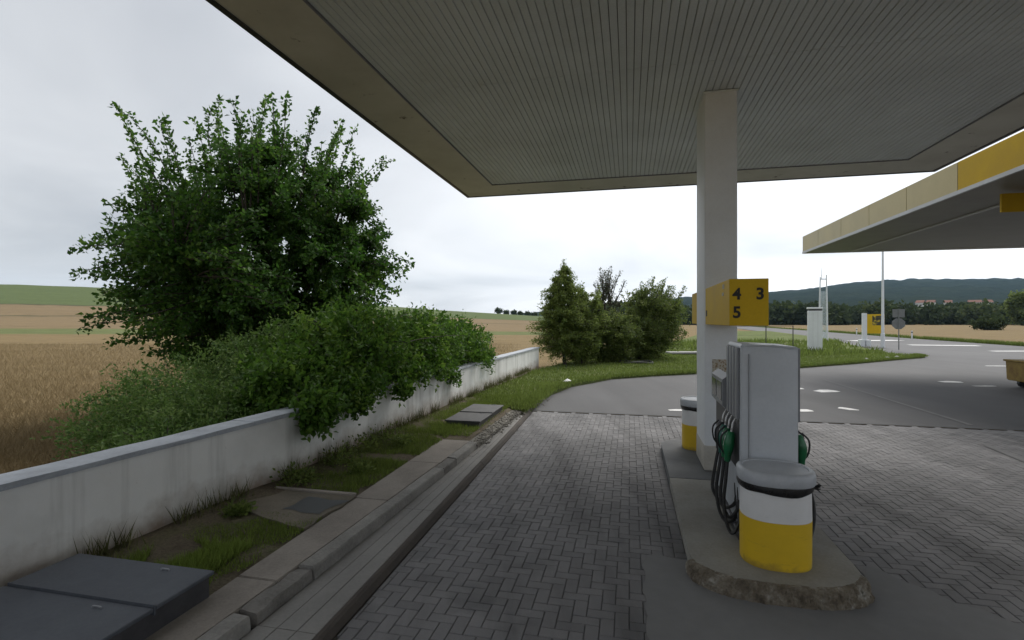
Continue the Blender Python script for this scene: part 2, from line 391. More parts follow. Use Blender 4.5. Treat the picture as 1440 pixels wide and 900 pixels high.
def sheet(name, poly, z, mat, kind='structure', skirt=0.0, zf=None):
    bm = new_bm(); vs = [bm.verts.new((p[0], p[1], zf(p[0], p[1]) if zf else z)) for p in poly]
    f = bm.faces.new(vs)
    if f.normal.z < 0 or (f.normal_update() or f.normal.z < 0): f.normal_flip()
    if skirt:
        r = bmesh.ops.extrude_face_region(bm, geom=[f]); nv = [g for g in r['geom'] if isinstance(g, bmesh.types.BMVert)]
        bmesh.ops.translate(bm, verts=nv, vec=(0, 0, -skirt))
        if f.is_valid is False: pass
    bmesh.ops.triangulate(bm, faces=[x for x in bm.faces if len(x.verts) > 4])
    o = obj(name, bm, mat)
    if kind: o['kind'] = kind
    return o
def inside(poly, x, y):
    c = False; n = len(poly)
    for i in range(n):
        (x0, y0), (x1, y1) = poly[i], poly[i-1]
        if (y0 > y) != (y1 > y) and x < (x1-x0)*(y-y0)/(y1-y0) + x0: c = not c
    return c

# leaf-sized faces from numpy arrays
def leaves(name, P, D, S, mat, parent=None, tone=None, wide=0.5, fold=0.25, loc=None):
    """P base (n,3), D direction (n,3), S length (n,): pointed folded leaves, two triangles each"""
    n = len(P); D = D/np.maximum(np.linalg.norm(D, axis=1, keepdims=True), 1e-6)
    R = rng.normal(size=(n, 3)); A = np.cross(D, R); A /= np.maximum(np.linalg.norm(A, axis=1, keepdims=True), 1e-6)
    B = np.cross(D, A); S = S[:, None]
    mid = P + D*S*0.45 - B*S*fold*0.5
    V = np.stack([P, mid + A*S*wide*0.5 + B*S*fold, P + D*S, mid - A*S*wide*0.5 + B*S*fold], 1).reshape(-1, 3)
    idx = np.arange(n)[:, None]*4
    F = np.concatenate([idx+np.array([0, 1, 2]), idx+np.array([0, 2, 3])], 1).reshape(-1)
    me = bpy.data.meshes.new(name); me.vertices.add(4*n); me.vertices.foreach_set('co', V.astype(np.float32).ravel())
    me.loops.add(6*n); me.loops.foreach_set('vertex_index', F.astype(np.int32))
    me.polygons.add(2*n); me.polygons.foreach_set('loop_start', np.arange(0, 6*n, 3, dtype=np.int32))
    me.polygons.foreach_set('loop_total', np.full(2*n, 3, np.int32)) if False else None
    me.update(calc_edges=True)
    at = me.attributes.new('tone', 'FLOAT', 'FACE'); t = np.clip(rng.normal(0.45, 0.22, n) if tone is None else tone, 0, 1)
    at.data.foreach_set('value', np.repeat(t, 2).astype(np.float32))
    return link(name, me, mat, parent, loc)
def blades(name, P, H, mat, parent=None, wid=0.006, lean=0.35, tone=None):
    n = len(P); ang = rng.uniform(0, 2*math.pi, n); a2 = rng.uniform(0, 2*math.pi, n); H = H[:, None]
    A = np.stack([np.cos(ang), np.sin(ang), np.zeros(n)], 1)*wid
    D = np.stack([np.cos(a2), np.sin(a2), np.zeros(n)], 1)*lean*rng.uniform(0.2, 1, n)[:, None]*H
    Z = np.array([[0, 0, 1.0]])
    V = np.stack([P-A, P+A, P+Z*H*0.95+D], 1).reshape(-1, 3)
    me = bpy.data.meshes.new(name); me.vertices.add(3*n); me.vertices.foreach_set('co', V.astype(np.float32).ravel())
    me.loops.add(3*n); me.loops.foreach_set('vertex_index', np.arange(3*n, dtype=np.int32))
    me.polygons.add(n); me.polygons.foreach_set('loop_start', np.arange(0, 3*n, 3, dtype=np.int32)); me.update(calc_edges=True)
    at = me.attributes.new('tone', 'FLOAT', 'FACE'); t = np.clip(rng.normal(0.45, 0.25, n) if tone is None else tone, 0, 1)
    at.data.foreach_set('value', t.astype(np.float32))
    return link(name, me, mat, parent)

# ================================================================== THE SETTING
def ss(a, b, x):
    t = min(1, max(0, (x-a)/(b-a))); return t*t*(3-2*t)
RIDGE = [(-55, 56), (-45, 55), (-39, 50), (-28, 39), (-15, 25), (-8, 18), (2.4, 10), (12, 3), (20, 0), (60, 0)]
def terrain_z(X, Y):
    r = math.hypot(X, Y); az = math.degrees(math.atan2(X, Y)); s = r*max(math.cos(math.radians(az)), 0.6)
    e = lerp_v(RIDGE, az)
    if az < -55: e = 56 if az > -110 else 56*max(0, 1-(-az-110)/60)
    g = lerp_v([(0, 0), (70, 0), (180, 0.1), (260, 0.3), (330, 0.62), (390, 0.93), (430, 1.0), (470, 0.98), (700, 0.7), (4000, 0.2)], s)
    return e*420/720*g - 0.06, s
def make_terrain():
    naz, rs = 180, [0.0] + list(np.geomspace(3, 3400, 90)); V = []; F = []; B = []
    for r in rs[1:]:
        for i in range(naz):
            a = 2*math.pi*i/naz; X, Y = r*math.sin(a), r*math.cos(a); z, s = terrain_z(X, Y); V.append((X, Y, z)); A_ = math.degrees(math.atan2(X, Y)); B.append(s if A_ < 8 else s + (60-s)*min(1, (A_-8)/6))
    for j in range(len(rs)-2):
        for i in range(naz):
            F.append((j*naz+i, (j+1)*naz+i, (j+1)*naz+(i+1) % naz, j*naz+(i+1) % naz))
    V.append((0, 0, -0.06)); B.append(0)
    for i in range(naz): F.append((len(V)-1, i, (i+1) % naz))
    me = bpy.data.meshes.new('ground'); me.from_pydata(V, [], [f[::-1] for f in F]); me.polygons.foreach_set('use_smooth', [True]*len(F))
    at = me.attributes.new('band', 'FLOAT', 'POINT'); at.data.foreach_set('value', B)
    o = link('ground', me, 'farmland'); o['kind'] = 'structure'
make_terrain()

HILL = [(-10, 0), (3, 8), (12, 22), (26.5, 38), (29.7, 42), (33.7, 50), (38.4, 54.5), (45, 56), (75, 58)]
def hill_z(X, Y):
    r = math.hypot(X, Y); az = math.degrees(math.atan2(X, Y)); s = r*math.cos(math.radians(min(abs(az), 55)))
    top = lerp_v(HILL, az)*2400/720
    g = lerp_v([(340, -0.02), (480, 0.045), (620, 0.085), (1100, 0.26), (1700, 0.68), (2200, 0.96), (2450, 1.0), (3200, 0.8)], s)
    return top*g
def make_hills():
    az = np.linspace(-8, 62, 300); rs = list(np.geomspace(340, 2200, 70)) + list(np.linspace(2230, 3300, 24)); V = []; F = []
    for r0 in rs:
        for a in az:
            r = r0/max(math.cos(math.radians(min(abs(a), 55))), .3); X, Y = r*math.sin(math.radians(a)), r*math.cos(math.radians(a))
            z = hill_z(X, Y); q = max(0, min(1, (r0-500)/600))
            z += q*(9*noise.noise((X*0.02, Y*0.02, 0)) + 12*noise.noise((X*0.004, Y*0.004, 3)))
            V.append((X, Y, z))
    m = len(az)
    for j in range(len(rs)-1):
        for i in range(m-1): F.append((j*m+i, j*m+i+1, (j+1)*m+i+1, (j+1)*m+i))
    me = bpy.data.meshes.new('hills'); me.from_pydata(V, [], F); me.polygons.foreach_set('use_smooth', [True]*len(F))
    o = link('hills', me, 'wooded_hill'); o['kind'] = 'structure'
make_hills()

# asphalt: drive behind the canopy, right of it, and the road beyond
def wxy(u, v): p = W(u, v); return (p.x, p.y)
sheet('road', [wxy(12.28, -2.6), wxy(12.28, 9.3), wxy(-6, 9.3), (40, -12), (80, 10), (80, 30), (60, 36), (42.8, 42.8), (47, 58.7), (57.5, 93), (88, 198),
      (130, 330), (122, 332), (79, 198), (46, 93), (33, 58.7), (24, 40), (10, 30), (3, 24), (-0.4, 17)], -0.004, 'asphalt')

# lawn between the drive and the road
LAWN_FRONT = [(0.28, 11.6), (0.62, 13.0), (1.15, 15.0), (1.95, 16.8), (3.7, 19.0), (5.5, 20.0), (7.4, 20.8), (10.2, 22.0), (13.0, 23.3), (17, 25.5), (20.5, 27.7), (23.2, 29.3), (24.2, 30.0), (24.4, 30.8)]
LAWN_BACK = [(24.0, 32.5), (26.0, 37.0), (31.0, 48.0), (36.5, 58.7), (49.5, 99), (38, 99), (16, 50), (6, 33), (2.0, 24), (0.0, 19), (-1.6, 13.6)]
LAWN = LAWN_FRONT + LAWN_BACK
def lawn_z(x, y): return 0.17 - 0.09*ss(12, 20, y)
sheet('lawn', LAWN, 0, 'lawn_green', skirt=0.2, zf=lawn_z)

# field edge rough grass on the far side of the road
EDGE = [(88, 198), (57.5, 93), (47, 58.7), (42.8, 42.8), (60, 36)]

# ---- forecourt paving: herringbone blocks on a sand bed
island_poly = []
def island_outline(grow=0.0):
    pts = []; c, h = 1.19, 0.67 + grow
    for k in range(25):
        t = math.pi + math.pi*k/24; x = c + h*math.copysign(abs(math.cos(t))**0.75, math.cos(t)); y = 4.88 + (0.5+grow)*math.copysign(abs(math.sin(t))**0.8, math.sin(t)); pts.append((x, y))
    for k in range(25):
        t = math.pi*k/24; x = c + h*math.copysign(abs(math.cos(t))**0.75, math.cos(t)); y = 8.85 + (0.5+grow)*math.copysign(abs(math.sin(t))**0.8, math.sin(t)); pts.append((x, y))
    return pts
ISL = island_outline(); ISL_G = island_outline(0.06)
def lip_v(u): return -2.0 - 0.03*(u-3.2)
def kerb_v(u): return -2.54 + 0.014*(u-3.2)
U1, V0, V1, UN = 12.2, -2.7, 9.2, -2.0
forecourt = Thing('forecourt_paving', None, None, 0, 0, 0, kind='structure')
bm = new_bm()
vs = [bm.verts.new((x, y, -0.016)) for x, y in ((V0, -5), (V1, -5), (V1, U1), (V0, U1))]; bm.faces.new(vs)
forecourt.part('sand_bed', bm, 'joint_sand')
PAD = [(0.12, -2.0), (3.3, -2.0), (3.3, 3.3), (2.9, 4.2), (2.45, 4.75), (2.05, 5.15), (1.95, 4.9), (0.12, 4.95)]
A = 0.1035; JT = 0.0042
cells = []
ni0, ni1, nj0, nj1 = int(V0/A)-1, int(V1/A)+1, int(UN/A), int(U1/A)+1
for i in range(ni0, ni1):
    for j in range(nj0, nj1):
        k = (i-j) % 4
        if k == 0: x0, x1, y0, y1 = i*A, (i+2)*A, j*A, (j+1)*A; horiz = True
        elif k == 2: x0, x1, y0, y1 = i*A, (i+1)*A, (j-1)*A, (j+1)*A; horiz = False
        else: continue
        cx, cy = (x0+x1)/2, (y0+y1)/2
        e_ = lip_v(cy)+0.012
        if cy > U1-0.06 or cx > V1-0.1 or x1 < e_+0.02: continue
        cut = None
        if x0 < e_: cut = (e_, x1); cx = (e_+x1)/2
        if inside(ISL, cx, cy): continue
        if inside(PAD, cx, cy) and cy < 4.3 and 0.3 < cx < 2.2: continue
        p = W(cy, cx); cells.append((p.y, abs(p.x) < p.y*0.98 and p.y > 3.6, cx, cy, horiz, not inside(PAD, cx, cy), cut))
def paver_geo(hx, hy, top, tilt=(0, 0)):
    c = 0.005; V = []
    for (ax, ay, z) in ((hx, hy, -0.015), (hx, hy, top-c), (hx-c, hy-c, top)):
        for sx, sy in ((-1, -1), (1, -1), (1, 1), (-1, 1)): V.append((sx*ax, sy*ay, z + tilt[0]*sx + tilt[1]*sy))
    F = [(8, 9, 10, 11)]
    for r in (0, 4):
        for q in range(4): F.append((r+q, r+(q+1) % 4, r+4+(q+1) % 4, r+4+q))
    return V, F
order = sorted([c for c in cells if c[1] and c[5]], key=lambda c: c[0]); order = [c for c in order if c[6] is None]; near = set((c[2], c[3]) for c in order[:300])
variants = {}
for hz_ in (True, False):
    variants[hz_] = []
    for q in range(10):
        hx, hy = ((A-JT/2, A/2-JT/2) if hz_ else (A/2-JT/2, A-JT/2))
        V, F = paver_geo(hx, hy, random.uniform(-0.002, 0.0015), (random.uniform(-.0009, .0009), random.uniform(-.0009, .0009)))
        me = bpy.data.meshes.new('paver'); me.from_pydata(V, [], F); me.materials.append(MATS['paver_concrete'])
        at = me.attributes.new('tone', 'FLOAT', 'FACE'); at.data.foreach_set('value', [min(1, max(0, random.gauss(0.5, 0.25)))]*len(F)); variants[hz_].append(me)
JV, JF, JT_ = [], [], []
for (Y, vis, cx, cy, hz_, outp, cut) in cells:
    if (cx, cy) in near:
        o = link('paver', random.choice(variants[hz_]), None, forecourt.o, (cx, cy, 0))
    else:
        hx, hy = ((A-JT/2, A/2-JT/2) if hz_ else (A/2-JT/2, A-JT/2))
        if cut: hx = (cut[1]-cut[0])/2-JT/2
        V, F = paver_geo(hx, hy, random.uniform(-0.002, 0.0015), (random.uniform(-.0009, .0009), random.uniform(-.0009, .0009))); b = len(JV)
        JV += [(x+cx, y+cy, z) for x, y, z in V]; JF += [tuple(b+q for q in f) for f in F]; JT_ += [min(1, max(0, random.gauss(0.5, 0.25)))]*len(F)
me = bpy.data.meshes.new('paver_field'); me.from_pydata(JV, [], JF); at = me.attributes.new('tone', 'FLOAT', 'FACE'); at.data.foreach_set('value', JT_)
o = link('paver_field', me, 'paver_concrete', forecourt.o); o['kind'] = 'stuff'
# smooth cement screed over the blocks in front of the island, ragged edge
def ragged(poly, amp=0.03, step=0.09, seed=0):
    out_ = []; n = len(poly)
    for i in range(n):
        a, b = Vector(poly[i]), Vector(poly[(i+1) % n]); L_ = (b-a).length; m = max(1, int(L_/step))
        for k in range(m):
            p = a + (b-a)*(k/m); out_.append((p.x + amp*noise.noise((p.x*5, p.y*5, seed)), p.y + amp*noise.noise((p.x*5, p.y*5, seed+9))))
    return out_
bm = new_bm(); vs = [bm.verts.new((x, y, 0.006)) for x, y in ragged(PAD, 0.07, 0.08)]; f = bm.faces.new(vs)
bmesh.ops.triangulate(bm, faces=[f])
pad = Thing('concrete_apron', None, None, 1, 3, 0, kind='structure'); pad.part('screed', bm, 'pad_concrete')
# light joint strips in the asphalt and at the right edge of the paving
for (v0, u0, v1, u1, w, z) in ((6.98, 12.6, 7.0, 21.0, 0.10, 0.003), (5.85, 8.0, 6.1, 10.6, 0.12, 0.010)):
    bm = new_bm(); vs = [bm.verts.new(p) for p in ((v0-w/2, u0, z), (v0+w/2, u0, z), (v1+w/2, u1, z), (v1-w/2, u1, z))]; bm.faces.new(vs)
    t = Thing('road_joint_strip', None, None, v0, u0, 0, kind='structure'); t.part('joint_strip', bm, 'road_joint')
# dark seam where the blocks meet the asphalt
bm = new_bm(); vs = [bm.verts.new(p) for p in ((V0+0.3, 12.19, 0.001), (V1, 12.19, 0.001), (V1, 12.30, 0.001), (V0+0.3, 12.30, 0.001))]; bm.faces.new(vs)
t = Thing('road_seam', None, None, 3, 12.25, 0, kind='structure'); t.part('seam', bm, 'joint_sand')

# ---- painted marks on the drive (worn white arrows and dashes)
def mark(cx, cy, l, w, ang, lab, head=False):
    o = empty('road_marking', (cx, cy, 0), ang); tag(o, lab, 'road marking', 'white paint marks on the drive')
    bm = new_bm()
    pts = [(-l/2, -w*.3), (l*.1, -w*.5), (l*.42, -w*.42), (l/2, 0), (l*.42, w*.42), (l*.1, w*.5), (-l/2, w*.3)] if not head else [(-l/2, -w/2), (l/2, -w/2), (l/2, w/2), (-l/2, w/2)]
    pts = ragged(pts, 0.03, 0.12, cx)
    f = bm.faces.new([bm.verts.new((x, y, 0.003)) for x, y in pts]); bmesh.ops.triangulate(bm, faces=[f]); obj('paint', bm, 'line_paint', o)
mark(9.72, 15.84, 0.75, 0.55, 0.3, 'broad white paint mark on asphalt right of the pump, middle of three')
mark(8.30, 12.67, 0.28, 0.50, 0.4, 'short slanting white paint dash just beyond the dark seam right of the pump')
mark(7.0, 12.1+0.35, 0.6, 0.35, 0.0, 'white paint blot on the asphalt seam beside the pump')
mark(9.1, 16.5, 0.5, 0.5, 0.0, 'white paint mark on asphalt farthest back beside the pump')
mark(15.6, 18.2, 0.7, 0.5, 0.0, 'white paint dash on open asphalt left of the rusty yellow container')
mark(15.75, 17.05, 0.75, 0.22, 0.0, 'thin white paint dash just before the rusty yellow container')
mark(4.0, 12.5, 0.35, 0.22, 0.1, 'small white paint patch left of the column at end of the paving')
mark(23.2, 24.5, 1.0, 0.25, -0.1, 'thin white line fragment beyond the rusty yellow container')
mark(39.0, 55.0, 6.0, 1.6, 0.2, 'long white edge line on road behind the yellow price sign', True)
mark(37.5, 44.5, 5.0, 1.2, -0.3, 'wide white stripe on road right of the stop sign', True)
mark(35.5, 36.2, 3.2, 0.7, 0.0, 'white stripe at the far right edge of the road', True)

# ---- left side: gutter ledge, kerb, footpath, verge, wall
def strip_prism(bm, u0, u1, fa, fb, z0, z1, gap=0.003, bev=0.0, dz=0.0):
    pts = [(fa(u0), u0+gap), (fb(u0), u0+gap), (fb(u1), u1-gap), (fa(u1), u1-gap)]
    n0 = len(bm.verts); prism(bm, pts, z0, z1+dz)
    if bev: bmesh.ops.bevel(bm, geom=bm.edges[:], offset=bev, segments=2, affect='EDGES')
gutter = Thing('gutter', None, None, -2.3, 5, 0, kind='structure')
us = [-1.5 + 2.3*k for k in range(7)]; us[-1] = 11.9
def lane(k): 
    return lambda u: (lip_v(u)-0.075) + (kerb_v(u)-(lip_v(u)-0.075))*k/3
for a, b in zip(us, us[1:]):
    for k in range(3):
        fa, fb = lane(k+1), lane(k); bm = new_bm()
        strip_prism(bm, a, b, (lambda u, f=fa: f(u)+0.0012), (lambda u, f=fb: f(u)-0.0012), -0.02, 0.06 + random.uniform(-.002, .002), 0.001, 0.003)
        gutter.part('gutter_slab', bm, 'gutter_concrete')
for a, b in zip([-1.5, 2.9, 7.4], [2.9, 7.4, 11.95]):
    bm = new_bm(); n = 24; prof = [(-0.073, -0.02), (-0.073, 0.062), (-0.045, 0.062), (-0.025, 0.05), (0.0, 0.004), (0.0, -0.02)]
    rs = []
    for i in range(n+1):
        u = a + 0.004 + (b-a-0.008)*i/n; rs.append([(lip_v(u)+x+0.006*noise.noise((u*3, x*20, 1)), u, z+0.005*noise.noise((u*4, 7, x*9))) for x, z in prof])
    rings(bm, rs); gutter.part('edge_beam', bm, 'gutter_edge')

kerb = Thing('kerb', None, None, -2.62, 5, 0, kind='structure')
edges = [-1.3, 0.5, 1.9, 3.05, 3.10, 3.75, 5.3, 6.7, 7.2, 8.2]
for i, (a, b) in enumerate(zip(edges, edges[1:])):
    if b-a < .2: continue
    bm = new_bm(); broken = (i in (4, 7)); m = 14; rs = []
    dz, dx = random.uniform(-.006, .006) - (0.012 if broken else 0), random.uniform(-.006, .006); amp = 0.011 if broken else 0.005
    for q in range(m+1):
        u = a + 0.008 + (b-a-0.016)*q/m; k0 = kerb_v(u)+dx; ring = []
        for x, z in ((0.0, 0.02), (-0.010, 0.142), (-0.02, 0.158), (-0.14, 0.162), (-0.155, 0.155), (-0.155, 0.05)):
            ring.append((k0+x+amp*noise.noise((u*6, x*30, z*20+i)), u, z+(dz if z > .1 else 0)+amp*noise.noise((u*7, x*25, 5+i))*(1.6 if z > .1 else 0)))
        rs.append(ring)
    rings(bm, rs); kerb.part('kerb_stone', bm, 'kerb_dark' if i in (4, 7) else 'kerb_concrete')
# crumbled kerb farther on: loose rubble
def rock(bm, c, r, seed):
    o = bmesh.ops.create_icosphere(bm, subdivisions=1, radius=1.0)['verts']
    for v in o:
        d = v.co.copy(); k = 1 + 0.45*noise.noise(d*1.7 + Vector((seed, seed*2, 0))); v.co = Vector((c[0] + d.x*r*k*1.2, c[1] + d.y*r*k, c[2] + d.z*r*k*0.7))
bm = new_bm()
for q in range(1100):
    u = random.uniform(8.1, 13.3); v = kerb_v(min(u, 11)) - 0.08 + random.gauss(0, 0.09) + (0.32*(u-11) if u > 11 else 0)*0.3
    rock(bm, (v, u, 0.105 + random.uniform(0, .02)), random.choice([0.010, 0.012, 0.016, 0.024]), q)
rub = Thing('kerb_rubble', 'crumbled grey concrete rubble along the broken kerb', 'rubble', -2.6, 9, 0, kind='stuff'); rub.part('rubble', bm, 'rubble_grit')
bm = new_bm(); strip_prism(bm, 8.2, 12.0, lambda u: kerb_v(u)-0.3, lambda u: kerb_v(u)+0.0, 0.0, 0.115); t = Thing('kerb_bed', None, None, -2.6, 9, 0, kind='structure'); t.part('kerb_bed_soil', bm, 'rubble_grit')

path = Thing('pavement', None, None, -2.9, 4, 0, kind='structure')
pe = [-1.5, 0.3, 1.9, 3.5, 5.34, 6.9, 8.3]
for i, (a, b) in enumerate(zip(pe, pe[1:])):
    bm = new_bm(); strip_prism(bm, a, b, lambda u: -3.06-0.02*(u-4), lambda u: kerb_v(u)-0.16, 0.02, 0.158, 0.004, 0.006, random.uniform(-.006, .006)); path.part('path_slab', bm, 'path_concrete')

def wall_v(u): return lerp_v([(-4, -4.62), (2.8, -4.48), (5.7, -4.30), (10, -4.21), (15, -4.09), (22.2, -3.88)], u)
verge = Thing('verge', None, None, -3.8, 4, 0, kind='structure')
bm = new_bm(); nu, nv = 90, 12; g = []
for i in range(nu+1):
    u = -2 + 15.0*i/nu; row = []
    for j in range(nv+1):
        f = j/nv; v = wall_v(u)-0.02 + (kerb_v(u)-0.2 + 0.0 - wall_v(u))*f if u > 8.3 else wall_v(u)-0.02 + (-3.055-0.02*(u-4) - wall_v(u)+0.02)*f
        row.append(bm.verts.new((v, u, 0.150 + 0.03*noise.noise((u*2.2, v*2.2, 0)) + 0.05*(1-f)**3 - (0.03 if j == nv else 0))))
    g.append(row)
for i in range(nu):
    for j in range(nv): bm.faces.new((g[i][j], g[i][j+1], g[i+1][j+1], g[i+1][j]))
verge.part('soil', bm, 'verge_soil', True)
# concrete hard-standing with a damp dark patch and a cross edging
hs = Thing('hardstanding', None, None, -3.4, 5, 0, kind='structure')
bm = new_bm(); prism(bm, ragged([(-4.12, 4.75), (-3.6, 4.52), (-3.075, 4.40), (-3.075, 5.33), (-4.15, 5.33)], 0.05, 0.05, 3), 0.05, 0.178); hs.part('screed', bm, 'dirty_screed')
bm = new_bm(); f = bm.faces.new([bm.verts.new((x, y, 0.182)) for x, y in ragged([(-3.62, 4.78), (-3.15, 4.72), (-3.08, 5.15), (-3.55, 5.2)], 0.06, 0.06, 5)]); bmesh.ops.triangulate(bm, faces=[f]); hs.part('damp_patch', bm, 'damp_patch')
bm = new_bm(); box(bm, -4.15, -3.08, 5.335, 5.385, 0.1, 0.2, 0.008); hs.part('edging', bm, 'path_concrete')

# ---- boundary wall
wall = Thing('boundary_wall', 'long low whitewashed wall with grey coping between verge and field', 'wall', -4.4, 5, 0)
def wall_piece(bm, u0, u1, t0, t1, z0, z1, n=18, amp=0.006):
    rs = []
    for i in range(n+1):
        u = u0 + (u1-u0)*i/n; v = wall_v(u); e = amp*noise.noise((u*1.3, 2, z1))
        rs.append([(v+t0, u, z0), (v+t1+e, u, z0), (v+t1+e*0.4, u, (z0+z1)/2), (v+t1+e, u, z1+e), (v+t0, u, z1+e)])
    rings(bm, rs)
WZ = 0.955
for a, b in ((-4, 6.5), (6.505, 18.28), (18.31, 22.2)):
    bm = new_bm(); wall_piece(bm, a, b, -0.24, 0.0, -0.1, WZ, 60); wall.part('wall_panel', bm, 'wall_render')
ce = [-4, -1.5, 0.6, 2.75, 5.2, 7.7, 10.2, 12.7, 15.2, 17.7, 20, 22.2]
for a, b in zip(ce, ce[1:]):
    bm = new_bm(); wall_piece(bm, a+.005, b-.005, -0.29, 0.035, WZ+0.001, WZ+0.05 + random.uniform(-.004, .006), 14, 0.012); wall.part('coping_piece', bm, 'coping')

# ---- steel hatch covers
def hatch(name, label, v0, v1, ulist, z0, z1, mat, tilt=0.0):
    t = Thing(name, label, 'hatch', (v0+v1)/2, ulist[0], z0, 'hatch covers in the verge')
    bm = new_bm(); box(bm, v0+0.03, v1-0.03, ulist[0]+0.03, ulist[-1]-0.03, z0, z1-0.03); t.part('frame', bm, 'pump_dark')
    for i, (a, b) in enumerate(zip(ulist, ulist[1:])):
        bm = new_bm(); dz = i*tilt
        box(bm, v0, v1, a+0.008, b-0.008, z1-0.028+dz, z1+dz, 0.005)
        lid = t.part('lid', bm, mat)
        bm = new_bm(); x = v0 + (v1-v0)*0.72; tube(bm, spline([(x-.035, b-.09, z1+dz), (x-.03, b-.09, z1+dz+.012), (x+.03, b-.09, z1+dz+.012), (x+.035, b-.09, z1+dz)], 4), 0.005, 6); t.part('handle', bm, 'pump_rib', parent=lid)
    bm = new_bm()
    for i in range(1, len(ulist)-1): box(bm, v0+0.02, v1+0.0, ulist[i]-0.006, ulist[i]+0.006, z1-0.05, z1+0.018)
    t.part('hinge_bar', bm, mat)
hatch('tank_hatch', 'dark steel double hatch cover against the wall at the near left', -4.28, -3.0, [1.6, 2.72, 3.22], 0.12, 0.335, 'hatch_steel', 0.006)
hatch('drain_hatch', 'worn grey pair of flat covers in the verge near the lawn', -3.5, -2.78, [9.4, 10.3, 11.3], 0.12, 0.26, 'hatch_old', 0.01)

# ================================================================== PUMP ISLAND
IZ = 0.12
isl = Thing('pump_island', 'raised concrete pump island with rough broken rounded nose', 'pump island', 1.19, 6.8, 0)
def clip(lo, hi, shrink=0.0):
    o_ = []
    for x, y in ISL: o_.append((x, min(hi, max(lo, y))))
    q = [o_[0]]
    for p in o_[1:]:
        if (Vector(p)-Vector(q[-1])).length > 1e-4: q.append(p)
    return q
bm = new_bm(); prism(bm, clip(0, 7.05), -0.01, IZ); isl.part('island_slab', bm, 'island_concrete')
bm = new_bm(); prism(bm, clip(7.056, 20), -0.01, IZ+0.004); isl.part('island_slab', bm, 'island_slab_dark')
# rough nose
nose = [p for p in ISL_G if p[1] < 4.98]; bm = new_bm(); grid = []; n = 150
import bisect
acc = [0]
for a, b in zip(nose, nose[1:]): acc.append(acc[-1] + (Vector(b)-Vector(a)).length)
def at_nose(t):
    s = t*acc[-1]; i = min(len(acc)-2, max(0, bisect.bisect_right(acc, s)-1)); f = (s-acc[i])/(acc[i+1]-acc[i])
    return Vector(nose[i]).lerp(Vector(nose[i+1]), f)
for i in range(n+1):
    p = at_nose(i/n); c = Vector((1.19, 5.4)); d = (p-c).normalized(); taper = min(1, 6*i/n, 6*(1-i/n)); row = []
    for j, (o_, z) in enumerate(((0.035, -0.01), (0.03, 0.03), (0.015, 0.065), (0.0, 0.095), (-0.03, 0.122), (-0.075, IZ+0.004), (-0.12, IZ-0.01))):
        q = p + d*o_*taper; k = 0.022*noise.noise((q.x*16, q.y*16, z*26)) + 0.016*noise.noise((q.x*45, q.y*45, z*60))
        kk = k*taper*(1 if 0 < j < 6 else 0); row.append(bm.verts.new((q.x+d.x*kk - d.x*.05*(1-taper), q.y+d.y*kk - d.y*.05*(1-taper), -.01 + (z+.01)*min(1, taper*1.5) + kk*0.5)))
    grid.append(row)
for i in range(n):
    for j in range(6): bm.faces.new((grid[i][j], grid[i+1][j], grid[i+1][j+1], grid[i][j+1]))
isl.part('nose', bm, 'rough_aggregate')

# ---- litter bins
def oval(cx, cy, a, b, z, n=40, e=0.85, wob=0.0, zs=0.0):
    o_ = []
    for k in range(n):
        t = 2*math.pi*k/n; c, s = math.cos(t), math.sin(t)
        w_ = 1 + wob*noise.noise((c*2, s*2, z*8))
        o_.append((cx + a*w_*math.copysign(abs(c)**e, c), cy + b*w_*math.copysign(abs(s)**e, s), z + zs*noise.noise((c*1.5, s*1.5, 4))))
    return o_
def bin_(cx, cy, label):
    t = Thing('litter_bin', label, 'litter bin', cx, cy, IZ, 'bins at the ends of the pump island'); a, b = 0.278, 0.25
    bm = new_bm(); rings(bm, [oval(cx, cy, a, b, IZ+0.001), oval(cx, cy, a+.002, b+.002, IZ+0.395)], True, True); t.part('yellow_band', bm, 'bin_yellow', True)
    bm = new_bm(); rings(bm, [oval(cx, cy, a+.002, b+.002, IZ+0.396), oval(cx, cy, a-.004, b-.004, IZ+0.71)], True, True); t.part('white_band', bm, 'bin_white', True)
    bm = new_bm(); rings(bm, [oval(cx, cy, a+.012, b+.012, IZ+0.635, wob=.03, zs=.03), oval(cx, cy, a+.02, b+.02, IZ+0.67, wob=.04, zs=.02), oval(cx, cy, a+.014, b+.014, IZ+0.705)], False, False)
    ln = t.part('liner', bm, 'liner_black', True)
    bm = new_bm()
    for q in range(7):
        d = Vector((1, random.uniform(-.6, .5), random.uniform(-.6, .7))).normalized(); p = Vector((cx+a+.01, cy-.05, IZ+.66))
        tube(bm, [p, p+d*.03, p+d*.06+Vector((0, 0, random.uniform(-.02, .02)))], [.012, .008, .003], 5)
    t.part('knot', bm, 'liner_black', parent=ln)
    bm = new_bm(); z = IZ+0.695
    rings(bm, [oval(cx, cy, a+.022, b+.022, z), oval(cx, cy, a+.030, b+.030, z+.012), oval(cx, cy, a+.029, b+.029, z+.082), oval(cx, cy, a+.020, b+.020, z+.100), oval(cx, cy, a+.004, b+.004, z+.110),
               oval(cx, cy, a-.02, b-.02, z+.109), oval(cx, cy, a-.025, b-.025, z+.100), oval(cx, cy, a-.05, b-.05, z+.100), oval(cx, cy, a*.5, b*.5, z+.106), oval(cx, cy, a*.1, b*.1, z+.108)]); t.part('lid', bm, 'bin_grey', True)
bin_(1.235, 4.86, 'yellow and white oval litter bin on the island nose')
bin_(1.12, 8.80, 'yellow and white litter bin behind the column')

